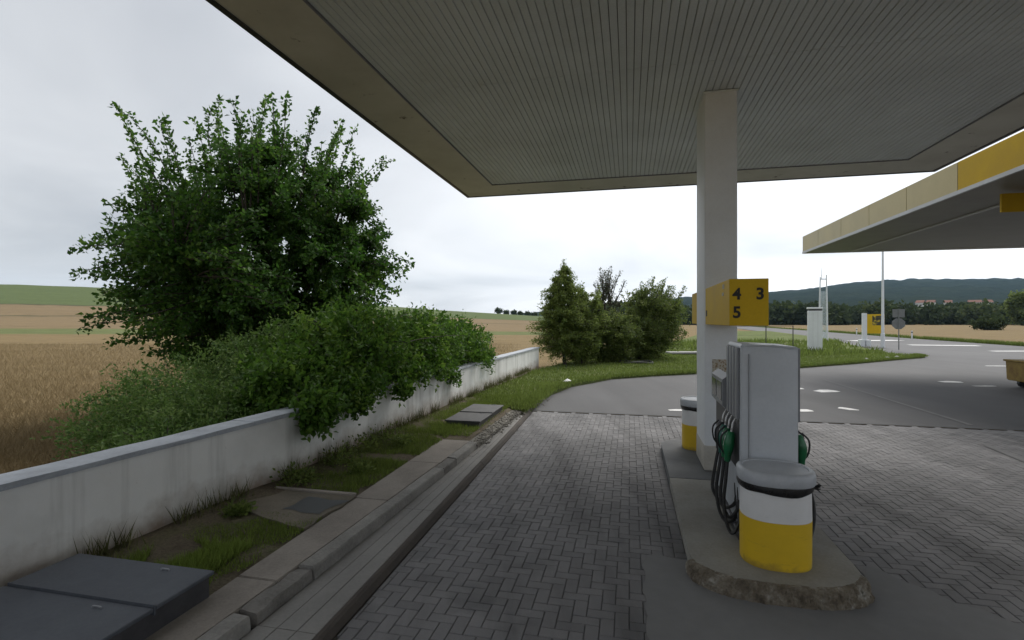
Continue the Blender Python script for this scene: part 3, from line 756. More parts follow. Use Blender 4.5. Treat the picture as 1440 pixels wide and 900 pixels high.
# ---- fuel dispenser
pump = Thing('fuel_pump', 'grey fuel dispenser with green nozzles and black hoses on island', 'fuel pump', 1.28, 5.8, IZ)
bm = new_bm(); box(bm, 1.0, 1.57, 5.17, 6.75, IZ+.001, 0.2, 0.01); pump.part('plinth', bm, 'pump_dark')
bm = new_bm(); box(bm, 1.035, 1.535, 5.24, 5.86, 0.2, 1.945, 0.012, 2); pump.part('tower', bm, 'pump_grey', True)
# slightly bowed end panel
bm = new_bm(); rs = []
for z, k in ((0.205, 0), (1.90, 0), (1.945, .012), (1.965, .05)):
    pts = []
    for q in range(13):
        t = q/12; x = 1.045 + 0.48*t; pts.append((x, 5.24 - 0.05*math.sin(math.pi*min(1, max(0, t)))**0.6 + k - 0.001, z - (0.035*max(0, t-.6)/.4 if z > 1.8 else 0)))
    pts += [(1.525, 5.2385+k*.2, pts[-1][2]), (1.045, 5.2385+k*.2, z)]; rs.append(pts)
rings(bm, rs); ep = pump.part('end_panel', bm, 'pump_grey', True)
for xx in (1.095,):
    bm = new_bm(); box(bm, xx-.0012, xx+.0012, 5.1975, 5.215, .22, 1.88); pump.part('panel_seam', bm, 'pump_rib', parent=ep)
bm = new_bm(); rs = [[(1.03, 5.235, 1.946), (1.54, 5.235, 1.93), (1.54, 5.865, 1.93), (1.03, 5.865, 1.946)], [(1.05, 5.25, 1.972), (1.52, 5.25, 1.95), (1.52, 5.85, 1.95), (1.05, 5.85, 1.972)]]
rings(bm, rs); pump.part('top_cap', bm, 'pump_grey')
for side, x0 in ((-1, 1.033), (1, 1.537)):
    for q in range(4):
        u = 5.285 + q*0.145; bm = new_bm(); xa, xb = sorted((x0, x0 + side*0.028)); box(bm, xa, xb, u, u+0.10, 1.24, 1.935, 0.01, 2); pump.part('rib', bm, 'pump_rib', True)
bm = new_bm(); box(bm, 1.055, 1.515, 5.865, 6.7, 0.2, 1.52, 0.012, 2); pump.part('cabinet', bm, 'pump_grey', True)
for side, xi, xo in ((-1, 1.05, 0.975), (1, 1.52, 1.595)):
    bm = new_bm(); prof = [(xi, 1.20), (xo, 1.285), (xo, 1.56), (xi, 1.615)]
    rings(bm, [[(x, u, z) for x, z in prof] for u in (5.87, 6.60)]); hd = pump.part('display_head', bm, 'pump_rib')
    for u0, u1 in ((5.92, 6.2), (6.26, 6.54)):
        bm = new_bm(); xa, xb = sorted((xo + side*.006, xo-side*.001)); box(bm, xa, xb, u0, u1, 1.325, 1.525); pump.part('screen', bm, 'screen_glass', parent=hd)
    bm = new_bm(); xa, xb = sorted((xi - side*0.03, xi + side*0.022)); box(bm, xa, xb, 5.30, 6.62, 0.74, 1.235, 0.006); pump.part('nozzle_panel', bm, 'pump_dark')
    bm = new_bm(); xa, xb = sorted((xi - side*.012, xi + side*.006)); box(bm, xa, xb, 5.28, 6.64, 0.21, 0.735, 0.006); pump.part('side_panel', bm, 'pump_grey')
    cols = ['nozzle_green', 'nozzle_green', 'nozzle_teal', 'pump_dark'] if side < 0 else ['nozzle_green', 'nozzle_teal', 'pump_dark']
    for q, mt in enumerate(cols):
        u = 5.44 + 0.17*q; x = xi + side*0.085
        bm = new_bm(); tube(bm, spline([(x+side*.015, u, 0.80), (x+side*.012, u-.01, 0.90), (x, u-.015, 1.0), (x-side*.02, u, 1.09)], 4), [.028, .03, .032, .038, .044, .048, .052, .052, .05, .046, .044, .04, .03], 10); nz = pump.part('nozzle', bm, mt, True)
        bm = new_bm(); tube(bm, spline([(x-side*.02, u, 1.08), (x-side*.04, u+.02, 1.16), (x-side*.075, u+.04, 1.22)], 4), 0.012, 8); pump.part('spout', bm, 'bright_metal', parent=nz)
        bm = new_bm(); tube(bm, spline([(x+side*.02, u-.01, 0.84), (x+side*.07, u-.015, 0.92), (x+side*.075, u-.015, 1.04), (x+side*.015, u, 1.11)], 4), 0.009, 6); pump.part('guard', bm, 'rubber', parent=nz)
        bm = new_bm(); tube(bm, [(x+side*.02, u-.012, 0.88), (x+side*.052, u-.015, 0.96), (x+side*.03, u-.01, 1.05)], 0.008, 6); pump.part('trigger', bm, 'bright_metal', parent=nz)
        if side < 0:
            bm = new_bm(); tube(bm, [(x+side*.015, u, 0.865), (x+side*.013, u-.005, 0.895)], 0.033, 10); pump.part('collar', bm, 'nozzle_red' if q % 2 == 0 else 'bin_white', parent=nz)
        bulge = side*((0.055 if side < 0 else .14) + 0.012*q + random.uniform(0, .015)); low = 0.16 + 0.05*((q*2) % 4)
        bm = new_bm(); tube(bm, spline([(x+side*.016, u, 0.80), (x+bulge*.5, u-.02, 0.62), (x+bulge*.8, u-.03, 0.40), (x+bulge*.55, u-.10, low+.05), (x+side*.0, u-.19-.03*q, low), (xi+side*.02, u-.17-.1*q, low+.12), (xi+side*.004, u-.12-.1*q, low+.3)], 7), 0.017, 8); pump.part('hose', bm, 'rubber', True)

# ================================================================== CANOPY over the pump
CZ, SZ = 5.30, 5.352
can = Thing('forecourt_canopy', 'large flat canopy with slatted grey soffit over the pump lane', 'canopy', 1.2, 7.9, 0)
VL, VR, UB, UF = -3.92, 6.14, -6.0, 12.32
bv = 0.80
# border trim, mitred: each side a sloping flat board
def board(bm, a, b, c, d, z_out, z_in, th=0.05):
    # a-b outer edge, c-d inner edge (d next to a)
    pts = [(*a, z_out), (*b, z_out), (*c, z_in), (*d, z_in)]
    lo = [bm.verts.new(p) for p in pts]; hi = [bm.verts.new((p[0], p[1], p[2]+th)) for p in pts]
    bm.faces.new(lo[::-1]); bm.faces.new(hi)
    for i in range(4): bm.faces.new((lo[i], lo[(i+1) % 4], hi[(i+1) % 4], hi[i]))
O_ = [(VL, UB), (VR, UB), (VR, UF), (VL, UF)]; I_ = [(VL+bv, UB+bv), (VR-bv, UB+bv), (VR-bv, UF-bv), (VL+bv, UF-bv)]
g_ = 0.003
def rust_mat():
    k = NT('border_metal'); p = k.pos()
    a = k.noise(p, 1.2, 5, 0.6); r = k.noise(p, 3.2, 6, 0.7)
    c = k.ramp(a, [(0.35, (0.52, 0.51, 0.44)), (0.65, (0.62, 0.61, 0.54))])
    c = k.mix(k.ramp(r, [(0.63, 0.0), (0.69, 0.9)]), c, (0.07, 0.045, 0.025)); k.done(c, 0.5)
rust_mat()
for i in range(4):
    bm = new_bm(); a, b, c, d = O_[i], O_[(i+1) % 4], I_[(i+1) % 4], I_[i]
    board(bm, a, b, c, d, CZ, CZ+0.03); can.part('soffit_border', bm, 'border_metal')
# fascia boards
ft = 0.06
for (x0, x1, y0, y1) in ((VL-ft, VL-.002, UB-ft, UF+ft), (VR+.002, VR+ft, UB-ft, UF+ft), (VL, VR, UF+.002, UF+ft), (VL, VR, UB-ft, UB-.002)):
    bm = new_bm(); box(bm, x0, x1, y0, y1, CZ+0.03, CZ+0.95); can.part('fascia', bm, 'sky_sheen_fascia')
    bm = new_bm(); box(bm, x0-.012 if x0 < VL else x0, x1+.012 if x1 > VR else x1, y0, y1, CZ-0.012, CZ+0.028); can.part('drip_edge', bm, 'pump_dark')
bm = new_bm(); box(bm, VL+.01, VR-.01, UB+.01, UF-.01, SZ+0.06, CZ+0.9); can.part('roof_deck', bm, 'dark_gap')
# shadow-gap strip between border and slats (step up)
for (x0, x1, y0, y1) in ((VL+bv, VL+bv+.01, UB+bv, UF-bv), (VR-bv-.01, VR-bv, UB+bv, UF-bv), (VL+bv+.01, VR-bv-.01, UF-bv-.01, UF-bv), (VL+bv+.01, VR-bv-.01, UB+bv, UB+bv+.01)):
    bm = new_bm(); box(bm, x0, x1, y0, y1, CZ+0.03, SZ+0.06); can.part('shadow_gap', bm, 'pump_rib')
# slats
x0, x1 = VL+bv+0.014, VR-bv-0.014; NS = 96; sw = (x1-x0)/NS
def slat_mesh(y0, y1):
    bm = new_bm(); w = sw-0.007; prof = [(0, .03), (0, .006), (.006, 0), (w-.006, 0), (w, .006), (w, .03)]
    rings(bm, [[(x, y, z) for x, z in prof] for y in (y0, y1)]); bmesh.ops.recalc_face_normals(bm, faces=bm.faces[:])
    me = bpy.data.meshes.new('soffit_slat'); bm.to_mesh(me); bm.free(); me.materials.append(MATS['soffit_metal']); return me
sm = [slat_mesh(UB+bv+.015, 6.6), slat_mesh(6.606, UF-bv-.015)]
for i in range(NS):
    for me in sm:
        o = link('soffit_slat', me, None, can.o, Vector((x0+sw*i+.0035, 0, SZ+random.uniform(-.0015, .0015))) - Vector(can.off))
# columns
for (u0, u1, z0) in ((7.47, 8.32, IZ), (-4.3, -3.5, 0.0)):
    bm = new_bm(); box(bm, 1.01, 1.435, u0, u1, z0+0.002, SZ-0.004, 0.025, 3); col = can.part('column', bm, 'white_paint', True)
    bm = new_bm(); box(bm, 1.004, 1.441, u0-.006, u1+.006, z0+0.003, z0+0.36, 0.025, 3); can.part('column_base', bm, 'column_base_paint', True, col)
    bm = new_bm(); box(bm, 0.995, 1.45, u0-.015, u1+.015, SZ-0.03, SZ-0.008, 0.004); can.part('column_collar', bm, 'soffit_metal', False, col)

# ---- numbered sign boxes on the column
def text_mesh(ch, size, ext=0.002, off=0.004):
    c = bpy.data.curves.new('digit', 'FONT'); c.body = ch; c.size = size; c.extrude = ext; c.offset = off; c.align_x = 'CENTER'; c.align_y = 'CENTER'
    o = bpy.data.objects.new('tmp', c); COL.objects.link(o); dg = bpy.context.evaluated_depsgraph_get(); me = bpy.data.meshes.new_from_object(o.evaluated_get(dg))
    bpy.data.objects.remove(o); return me
def sign_box(label, u0, u1, face):
    t = Thing('pump_number_sign', label, 'sign', 1.21, (u0+u1)/2, 2.14, 'yellow sign boxes on the column')
    bm = new_bm(); box(bm, 1.02, 1.40, u0, u1, 2.14, 2.63, 0.006, 2); t.part('box_body', bm, 'yellow_plastic')
    uf, rz = (u0-0.003, 0) if face < 0 else (u1+0.003, math.pi)
    for ch, x, z in (('4', 1.093, 2.467), ('3', 1.318, 2.467), ('5', 1.093, 2.275)):
        me = text_mesh(ch, 0.165, 0.0015, 0.005); o = link('digit', me, 'digit_black', t.o); o.location = Vector((x if face < 0 else 2.42-x, uf, z)) - Vector(t.off); o.rotation_euler = (math.pi/2, 0, rz)
    if face < 0:
        for (u, z, h) in ((6.02, 2.545, .05), (6.05, 2.47, .035)):
            bm = new_bm(); box(bm, 1.016, 1.0195, u, u+.10, z, z+h); t.part('sticker', bm, 'sticker')
        bm = new_bm(); box(bm, 1.012, 1.0195, 7.30, 7.36, 2.25, 2.33); t.part('catch', bm, 'pump_dark')
    return t
sign_box('yellow box sign with black 4, 3 and 5 facing the lane', 5.73, 7.455, -1)
sign_box('yellow box sign on the far side of the column', 8.34, 9.0, 1)
bm = new_bm(); box(bm, 1.11, 1.335, 7.462, 7.4665, 1.18, 1.66); p_ = Thing('poster', 'small faded notice poster stuck on the white column', 'poster', 1.22, 7.465, 1.18); p_.part('sheet', bm, 'poster_print')

# ================================================================== second canopy, right
c2 = Thing('neighbour_canopy', 'second canopy with yellow fascia panels and painted-in sky sheen at the right', 'canopy', 13, 15, 0)
AV, AU, BU, BV = 7.91, 26.4, 3.5, 18.2
joints = [26.4, 24.4, 21.96, 19.6, 17.2, 14.8, 12.4, 10.0, 7.6, 5.2, 3.5]
for i, (a, b) in enumerate(zip(joints, joints[1:])):
    bm = new_bm(); box(bm, AV, AV+0.06, b+.012, a-.012, CZ+0.10, CZ+0.80, 0.004); c2.part('fascia_panel', bm, 'sky_sheen_fascia' if i < 5 else 'yellow_fascia')  # far panels carry the painted sky reflection, near ones plain yellow
bm = new_bm(); box(bm, AV-.02, AV+.05, BU, AU+.01, CZ, CZ+0.095); c2.part('fascia_trim', bm, 'pale_trim')
bm = new_bm(); box(bm, AV+.01, AV+.055, BU, AU-.02, CZ+.1, CZ+.79); c2.part('fascia_backing', bm, 'pump_dark')
bm = new_bm(); box(bm, AV, BV, AU-0.06, AU, CZ+.0, CZ+0.8); c2.part('fascia', bm, 'sky_sheen_fascia')
bm = new_bm(); box(bm, BV-0.06, BV, BU, AU-.06, CZ+.0, CZ+0.8); c2.part('fascia', bm, 'sky_sheen_fascia')
bm = new_bm(); box(bm, AV+.06, BV-.06, BU, BU+.06, CZ+.0, CZ+0.8); c2.part('fascia', bm, 'sky_sheen_fascia')
bm = new_bm(); board(bm, (AV+.055, BU+.07), (AV+.055, AU-.07), (AV+1.5, AU-1.5), (AV+1.5, BU+1.5), CZ+0.01, CZ-0.10, 0.04); c2.part('soffit_border', bm, 'border_tan')
bm = new_bm(); box(bm, AV+1.44, AV+1.54, BU+1.5, AU-1.5, CZ-0.135, CZ-.101); c2.part('soffit_trim', bm, 'pale_trim')
bm = new_bm(); board(bm, (AV+.055, AU-.065), (BV-.07, AU-.065), (BV-1.5, AU-1.5), (AV+1.5, AU-1.5), CZ+0.01, CZ-0.10, 0.04); c2.part('soffit_border', bm, 'soffit_tan')
bm = new_bm(); box(bm, AV+1.5, BV-.07, BU+.07, AU-1.5, CZ-.09, CZ+.0); c2.part('soffit', bm, 'soffit_tan')
bm = new_bm(); box(bm, AV+.06, BV-.07, BU+.07, AU-.07, CZ+.75, CZ+.79); c2.part('roof_deck', bm, 'soffit_metal')
bm = new_bm(); box(bm, 8.61, 12.5, 14.44, 14.5, 4.76, CZ-.10); c2.part('hanging_panel', bm, 'yellow_fascia')
bm = new_bm(); board(bm, (AV+.10, BU+.2), (AV+.10, 13.3), (AV+1.52, 13.3), (AV+1.52, BU+.2), CZ-0.015, CZ-0.135, 0.012); bm.free()
for u in (8.0, 19.0):
    bm = new_bm(); box(bm, 13.6, 14.05, u, u+.8, 0.0, CZ-.095, 0.02, 2); c2.part('column', bm, 'white_paint')

# ================================================================== roadside objects
def t_simple(name, label, cat, x, y, z=0, rz=0, group=None): 
    o = empty(name, (x, y, z), rz); return tag(o, label, cat, group)
# white slab pylon on the lawn
o = t_simple('sign_pylon', 'white slab pylon seen from behind on the lawn', 'sign', 20.7, 35.0, 0.05, -0.3)
bm = new_bm(); box(bm, -.43, .43, -.16, .16, 0, 2.78, .02, 2); obj('slab', bm, 'white_paint', o)
bm = new_bm(); box(bm, -.46, .46, -.19, .19, 2.90, 3.02, .015); obj('cap', bm, 'white_paint', o)
bm = new_bm(); box(bm, -.40, .40, -.13, .13, 2.78, 2.90); obj('neck', bm, 'pump_dark', o)
for x in (-.145, .145):
    bm = new_bm(); box(bm, x-.004, x+.004, -.164, -.159, .1, 2.7); obj('seam', bm, 'galvanised', o)
# slim glassy pylon
o = t_simple('slim_pylon', 'tall slim translucent pylon with two pale posts behind the white slab', 'sign', 30.4, 50.0, 0, -0.3)
for x, h in ((-.35, 6.4), (.35, 6.6)):
    bm = new_bm(); tube(bm, [(x, 0, 0), (x*.9, 0, h*.6), (x*.75, 0, h)], [.09, .07, .05], 8); obj('post', bm, 'white_paint', o)
bm = new_bm(); box(bm, -.27, .27, -.02, .02, .4, 5.0); obj('panel', bm, 'frosted_panel', o)
bm = new_bm(); tube(bm, [(-.15, 0, 6.2), (-.12, 0, 7.3)], [.03, .012], 6); obj('mast', bm, 'galvanised', o)
bm = new_bm(); box(bm, -.28, .28, -.03, .03, 6.14, 6.24); obj('crossbar', bm, 'white_paint', o)
# price sign
o = t_simple('price_sign', 'small yellow price board on a thick white post', 'sign', 28.9, 42.0, 0.05, -0.25)
bm = new_bm(); box(bm, -.16, .16, -.12, .12, .35, 2.7, .02, 2); obj('post', bm, 'white_paint', o)
bm = new_bm(); box(bm, -.36, -.03, -.3, .3, 0, .55, .03, 2); obj('base', bm, 'white_paint', o)
bm = new_bm(); box(bm, .03, .38, -.3, .3, 0, .52, .03, 2); obj('base', bm, 'white_paint', o)
bm = new_bm(); box(bm, .165, 1.42, -.06, .06, 1.05, 2.62, .01); bd = obj('board', bm, 'yellow_plastic', o)
bm = new_bm(); box(bm, .55, 1.40, -.066, -.061, 1.72, 2.5); obj('price_panel', bm, 'price_print', bd)
# lamp post
o = t_simple('lamp_post', 'tall pale steel lamp post on the tip of the lawn', 'lamp post', 29.4, 40.6, 0.02)
bm = new_bm(); tube(bm, [(0, 0, 0), (0, 0, 1.1), (0, 0, 1.12), (0, 0, 8.4)], [.145, .14, .11, .06], 12); obj('pole', bm, 'white_paint', o)
bm = new_bm(); tube(bm, spline([(0, 0, 8.38), (.05, .1, 8.6), (.5, .5, 8.72)], 4), .035, 8); obj('arm', bm, 'galvanised', o)
bm = new_bm(); box(bm, .35, .85, .35, .65, 8.66, 8.76, .03, 2); obj('lantern', bm, 'sign_back', o)
# stop sign seen from behind
o = t_simple('road_sign', 'octagonal road sign with plate above, seen from behind', 'road sign', 27.8, 36.8, 0.05, -0.4)
bm = new_bm(); tube(bm, [(0, 0, 0), (0, 0, 2.95)], .035, 8); obj('post', bm, 'sign_back', o)
bm = new_bm(); prism(bm, [(.42*math.cos(math.pi/8+math.pi/4*k), .42*math.sin(math.pi/8+math.pi/4*k)) for k in range(8)], -.01, .01)
bmesh.ops.rotate(bm, verts=bm.verts[:], cent=(0, 0, 0), matrix=Matrix.Rotation(math.pi/2, 3, 'X')); bmesh.ops.translate(bm, verts=bm.verts[:], vec=(0, .05, 1.88)); obj('octagon_plate', bm, 'sign_back', o)
bm = new_bm(); box(bm, -.36, .36, .04, .06, 2.34, 2.92, .004); obj('upper_plate', bm, 'sign_back', o)
# delineator posts along the road
for x, y, lab in ((46.4, 59.4, 'small white road marker post before the tan field'), (52.5, 78, 'white road marker post farther along the field edge')):
    o = t_simple('marker_post', lab, 'post', x, y, 0, 0, 'road marker posts'); bm = new_bm(); box(bm, -.07, .07, -.05, .05, 0, .95, .02); obj('post_body', bm, 'white_paint', o)
    bm = new_bm(); box(bm, -.073, .073, -.053, .053, .7, .82); obj('band', bm, 'pump_dark', o)
# wire fence on the lawn
o = t_simple('wire_fence', 'thin dark wire fence with slim posts on the lawn behind the pump', 'fence', 12.5, 25.2, 0.06)
fx = [(-3.4, -.9), (-1.7, -.45), (0, 0), (1.55, .4)]
for x, y in fx:
    bm = new_bm(); tube(bm, [(x, y, 0), (x, y, 1.86)], .022, 6); obj('post', bm, 'post_dark', o)
for z in (1.84,):
    bm = new_bm(); tube(bm, [(x, y, z) for x, y in fx], .014, 5); obj('rail', bm, 'post_dark', o)
for z in (0.5, 0.95, 1.4):
    bm = new_bm(); tube(bm, [(x, y, z) for x, y in fx], .004, 4); obj('wire', bm, 'post_dark', o)
# rusty yellow container cut by the right edge
o = t_simple('rusty_container', 'rusty yellow steel container with dark wheels at the right edge', 'container', 17.25, 16.2, 0, -TH)
bm = new_bm(); prism(bm, [(-1.0, -.54), (1.0, -.54), (1.0, .59), (-1.0, .59)], .22, .86, [(-1.02, -.56), (1.02, -.56), (1.02, .61), (-1.02, .61)]); bmesh.ops.bevel(bm, geom=bm.edges[:], offset=.03, segments=2, affect='EDGES'); obj('tub', bm, 'rust', o)
bm = new_bm(); box(bm, -1.06, 1.06, -.6, .65, .84, .90, .015); obj('rim', bm, 'rust', o)
for x in (-.6, 0, .6):
    bm = new_bm(); box(bm, x-.03, x+.03, -.585, -.52, .25, .84, .01); obj('rib', bm, 'rust', o)
for x in (-.62, .62):
    for y in (-.42, .46):
        bm = new_bm(); tube(bm, [(x, y-.06, .13), (x, y+.06, .13)], .13, 16); obj('wheel', bm, 'rubber', o)
# flattened black ring and low block on the lawn
o = t_simple('black_ring', 'flattened black ring lying on the lawn before the trees', 'ring', 6.05, 25.0, 0.09)
bm = new_bm(); rs = []
for k in range(28):
    t = 2*math.pi*k/28; rs.append((.8*math.cos(t), .55*math.sin(t), .05 + .03*math.sin(3*t)))
tube(bm, rs + [rs[0]], .055, 7, False); obj('ring_tube', bm, 'rubber', o)
o = t_simple('concrete_block', 'low grey concrete block at lawn edge left of the column', 'block', 10.6, 32.0, 0.06, .1)
bm = new_bm(); box(bm, -.9, 1.2, -.5, .5, 0, .16, .03, 2); obj('body', bm, 'stone', o)
bm = new_bm(); box(bm, -1.0, 1.3, -.75, -.6, .0, .12, .02); obj('footing', bm, 'rubber', o)
for x, y, lab in ((1.85, 17.15, 'small pale stone on lawn edge by the drive bend'), (18.6, 26.9, 'flat pale kerb fragment at grass edge below the white slab pylon'), (20.6, 28.1, 'pale kerb stone at grass edge below the lamp post'), (21.5, 28.6, 'small white stone at grass edge near the lawn tip')):
    o = t_simple('loose_stone', lab, 'stone', x, y, .07, random.random(), 'loose stones along the lawn edge'); bm = new_bm(); rock(bm, (0, 0, .03), .16, x); obj('stone_body', bm, 'bin_white' if x < 2 else 'stone', o)

# ================================================================== TREES AND SHRUBS
def bez(a, b, c, n=8):
    return [a*(1-t)**2 + b*2*t*(1-t) + c*t*t for t in [k/n for k in range(n+1)]]
def make_tree(name, label, cat, base, centre, radii, stems, twigs, per, lsize, leafmat, seed, shape='round', lump=0.25, shoots=0, group=None, wide=0.55, trunk_r=0.09, stem_r=0.045, sub='trunk', wscale=1.0, inner=0.35, rot=0.0):
    """base world point; centre/radii of the crown relative to base"""
    rs = random.Random(seed); g = np.random.default_rng(seed)
    root = empty(name, base, rot); tag(root, label, cat, group)
    C = Vector(centre); bm = new_bm(); samples = []
    def env(d):
        k = 1 + lump*noise.noise((d.x*2.1+seed, d.y*2.1, d.z*2.1)) + lump*.6*noise.noise((d.x*5, d.y*5+seed, d.z*5))
        return min(1.13, max(.8, k))
    def point(frac):
        while True:
            d = Vector((rs.gauss(0, 1), rs.gauss(0, 1), rs.gauss(0, 1))).normalized()
            p = Vector((d.x*radii[0], d.y*radii[1], d.z*radii[2]))*env(d)*frac
            if shape == 'cone':
                h = (p.z+radii[2])/(2*radii[2]); k = max(0.04, max(0.0, 1-h)**0.55)*1.25; p.x *= k; p.y *= k
            if shape == 'dome' and p.z > 0:
                k = 1 - .24*min(1, p.z/radii[2])**1.6; p.x *= k; p.y *= k
            q = C + p
            if q.z > 0.08: return q, d
    for i in range(stems):
        q, d = point(0.8)
        for _ in range(6):
            if q.z < C.z: q, d = point(0.8)
        b0 = Vector((rs.gauss(0, .12), rs.gauss(0, .12), 0))*(1 if stems > 1 else 0)
        mid = Vector((q.x*0.25, q.y*0.25, q.z*0.55)); pts = bez(b0, mid, q, 9)
        tube(bm, pts, [trunk_r*(1-k/9)**0.8*(1.0 if i == 0 else .7)+.008 for k in range(10)], 6); samples += [(p, k) for k, p in enumerate(pts) if k > 1]
    Pl, Dl, Tn = [], [], []; SA = np.array([list(s[0]) for s in samples])
    for i in range(twigs):
        if i < shoots:
            a = rs.uniform(0, 2*math.pi); rr = math.sqrt(rs.random())*.85; rr *= (.86 if shape == 'dome' else 1); h = C.z + radii[2]*math.sqrt(max(0, 1-rr*rr))*.8
            st = Vector((C.x + math.cos(a)*rr*radii[0], C.y + math.sin(a)*rr*radii[1], h)); q = st + Vector((math.cos(a)*rr*.55+rs.gauss(0, .12), math.sin(a)*rr*.55+rs.gauss(0, .12), 1.0))*rs.uniform(.55, 1.25)*radii[2]*.34; d = (q-st).normalized(); s0 = st
            start = st - d*.8
        else:
            f = (inner + (1-inner)*rs.random()**0.6); q, d = point(f)
            dd = np.sum((SA-np.array(q))**2, 1) + 2.0*np.maximum(0, SA[:, 2]-q.z+.1)**2; s0 = Vector(SA[int(np.argmin(dd))]); start = s0
        ln = (q-start).length; mid = (start+q)/2 + Vector((rs.gauss(0, .08), rs.gauss(0, .08), rs.gauss(.05, .08)))*ln
        pts = bez(start, mid, q, 5); tube(bm, pts, [stem_r*.35*wscale*(1-k/5)+.004*wscale for k in range(6)], 4, False)
        lo = max(0.1, 1-1.1*max(radii)/3.2/max(ln, .01)*1.2)
        m = per + rs.randint(-per//4, per//4)
        t = lo + (1.04-lo)*g.random(m); t = np.clip(t, 0, 1.0)
        A0, A1, A2 = np.array(start), np.array(mid), np.array(q)
        P = A0*((1-t)**2)[:, None] + A1*(2*t*(1-t))[:, None] + A2*(t*t)[:, None]
        tw = np.array(q-start)/max(ln, .01); D = g.normal(size=(m, 3))*.8 + tw*.55 + np.array([0, 0, -.12])
        P = P + g.normal(size=(m, 3))*lsize*(.55 if i >= shoots else .35)
        Pl.append(P); Dl.append(D); Tn.append(np.clip(g.normal(.45, .2, m) + rs.gauss(0, .15), 0, 1))
    obj(sub, bm, 'bark', root)
    P = np.concatenate(Pl); D = np.concatenate(Dl); T = np.concatenate(Tn); keep = P[:, 2] > 0.03; P, D, T = P[keep], D[keep], T[keep]
    leaves('crown', P, D, g.uniform(.65, 1.25, len(P))*lsize, leafmat, root, T, wide)
    return root

# the big multi-stemmed maple behind the wall
make_tree('maple_tree', 'big dark green broad tree rising behind the wall shrubs', 'tree', (-6.0, 12.3, -0.05), (0.0, 0, 3.45), (3.35, 3.2, 3.1), 16, 2000, 80, 0.105, 'maple_leaf', 11, 'dome', lump=0.26, inner=0.3, shoots=70, trunk_r=0.11, wide=0.62)

def make_shrub(name, label, blobs, n_leaf, lsize, leafmat, seed, base, group, wide=0.5, stem_n=26):
    """blobs in station coordinates (v,u,z,rv,ru,rz)"""
    g = np.random.default_rng(seed); rs = random.Random(seed)
    o = Thing(name, label, 'shrub', base[0], base[1], 0.0, group)
    vol = np.array([b[3]*b[4]+b[4]*b[5]+b[3]*b[5] for b in blobs]); cnt = (n_leaf*vol/vol.sum()).astype(int); Ps, Ds, Ts = [], [], []; bm = new_bm()
    for bi, (b, n) in enumerate(zip(blobs, cnt)):
        # leaves gathered on short sprays
        ns = max(6, n//26); c = np.array(b[:3]); r = np.array(b[3:])
        d = g.normal(size=(ns, 3)); d /= np.linalg.norm(d, axis=1, keepdims=True)
        k = np.array([1 + .22*noise.noise((x*2.4+seed, y*2.4, z*2.4)) + .16*noise.noise((x*6, y*6, z*6+seed)) for x, y, z in d])
        f = (.35 + .65*g.random(ns)**.45)[:, None]; tip = c + d*r*k[:, None]*f
        out_ = d + np.array([0, 0, .15]) + g.normal(size=(ns, 3))*.35; out_ /= np.linalg.norm(out_, axis=1, keepdims=True)
        ln = g.uniform(.22, .62, ns)*min(1, r.min()*1.6+.2); m = 26; t = g.random((ns, m))
        P = tip[:, None, :] - out_[:, None, :]*(t*ln[:, None])[:, :, None] + g.normal(size=(ns, m, 3))*lsize*.6
        P[:, :, 2] -= (1-t)**2*0.05
        D = out_[:, None, :]*.5 + g.normal(size=(ns, m, 3))*.75; T = np.repeat(g.normal(.45, .17, ns)[:, None], m, 1) + g.normal(0, .15, (ns, m))
        Ps.append(P.reshape(-1, 3)); Ds.append(D.reshape(-1, 3)); Ts.append(T.ravel())
        for q in range(max(2, ns//30)):
            i = rs.randrange(ns); q_ = Vector(tip[i]); b0 = Vector((c[0]+rs.gauss(0, .15), c[1]+rs.gauss(0, .3), 0.0)) if c[2] - r[2] < .3 else Vector((blobs[0][0]+rs.gauss(0, .1), blobs[0][1]+rs.gauss(0, .2), blobs[0][2])); tube(bm, bez(b0, (b0+q_)/2 + Vector((0, 0, .25)), q_, 6), [.014*(1-k_/6)+.003 for k_ in range(7)], 4, False)
    o.part('stems', bm, 'bark')
    P = np.concatenate(Ps); D = np.concatenate(Ds); T = np.concatenate(Ts); keep = P[:, 2] > .02
    wv = np.array([lerp_v([(-4, -4.62), (2.8, -4.48), (5.7, -4.30), (10, -4.21), (15, -4.09), (22.2, -3.88)], u) for u in P[:, 1]])
    keep &= ~((P[:, 0] > wv-.27) & (P[:, 0] < wv+.05) & (P[:, 2] < 1.03)); P, D, T = P[keep], D[keep], np.clip(T[keep], 0, 1)
    leaves('foliage', P - np.array(o.off), D, g.uniform(.65, 1.25, len(P))*lsize, leafmat, o.o, T, wide)
gs = 'shrubs behind the boundary wall'
make_shrub('arching_shrub', 'tall arching green shrub spilling over the wall toward the lawn', [(-5.15, 8.7, 1.5, 1.15, 2.0, 1.05), (-4.95, 11.4, 1.5, 1.05, 2.1, 1.02), (-4.75, 13.9, 1.42, .9, 1.8, .9), (-4.3, 10.4, 1.12, .42, 1.6, .32), (-4.1, 11.6, .86, .10, .3, .2),
            (-4.35, 7.4, 1.15, .45, 1.0, .35), (-4.3, 14.6, 1.05, .4, .9, .4)], 58000, .105, 'shrub_leaf', 3, (-5, 10), gs)
make_shrub('drooping_shrub', 'dark drooping shrub with sprays hanging over the wall face', [(-4.95, 6.9, 1.15, .75, 1.1, .72), (-4.25, 6.35, 1.05, .32, .55, .25), (-4.12, 6.15, .86, .10, .24, .19), (-4.1, 7.2, .93, .14, .3, .14), (-4.0, 8.6, .98, .12, .25, .12)], 19000, .10, 'shrub_leaf', 4, (-4.9, 6.8), gs, wide=.6)
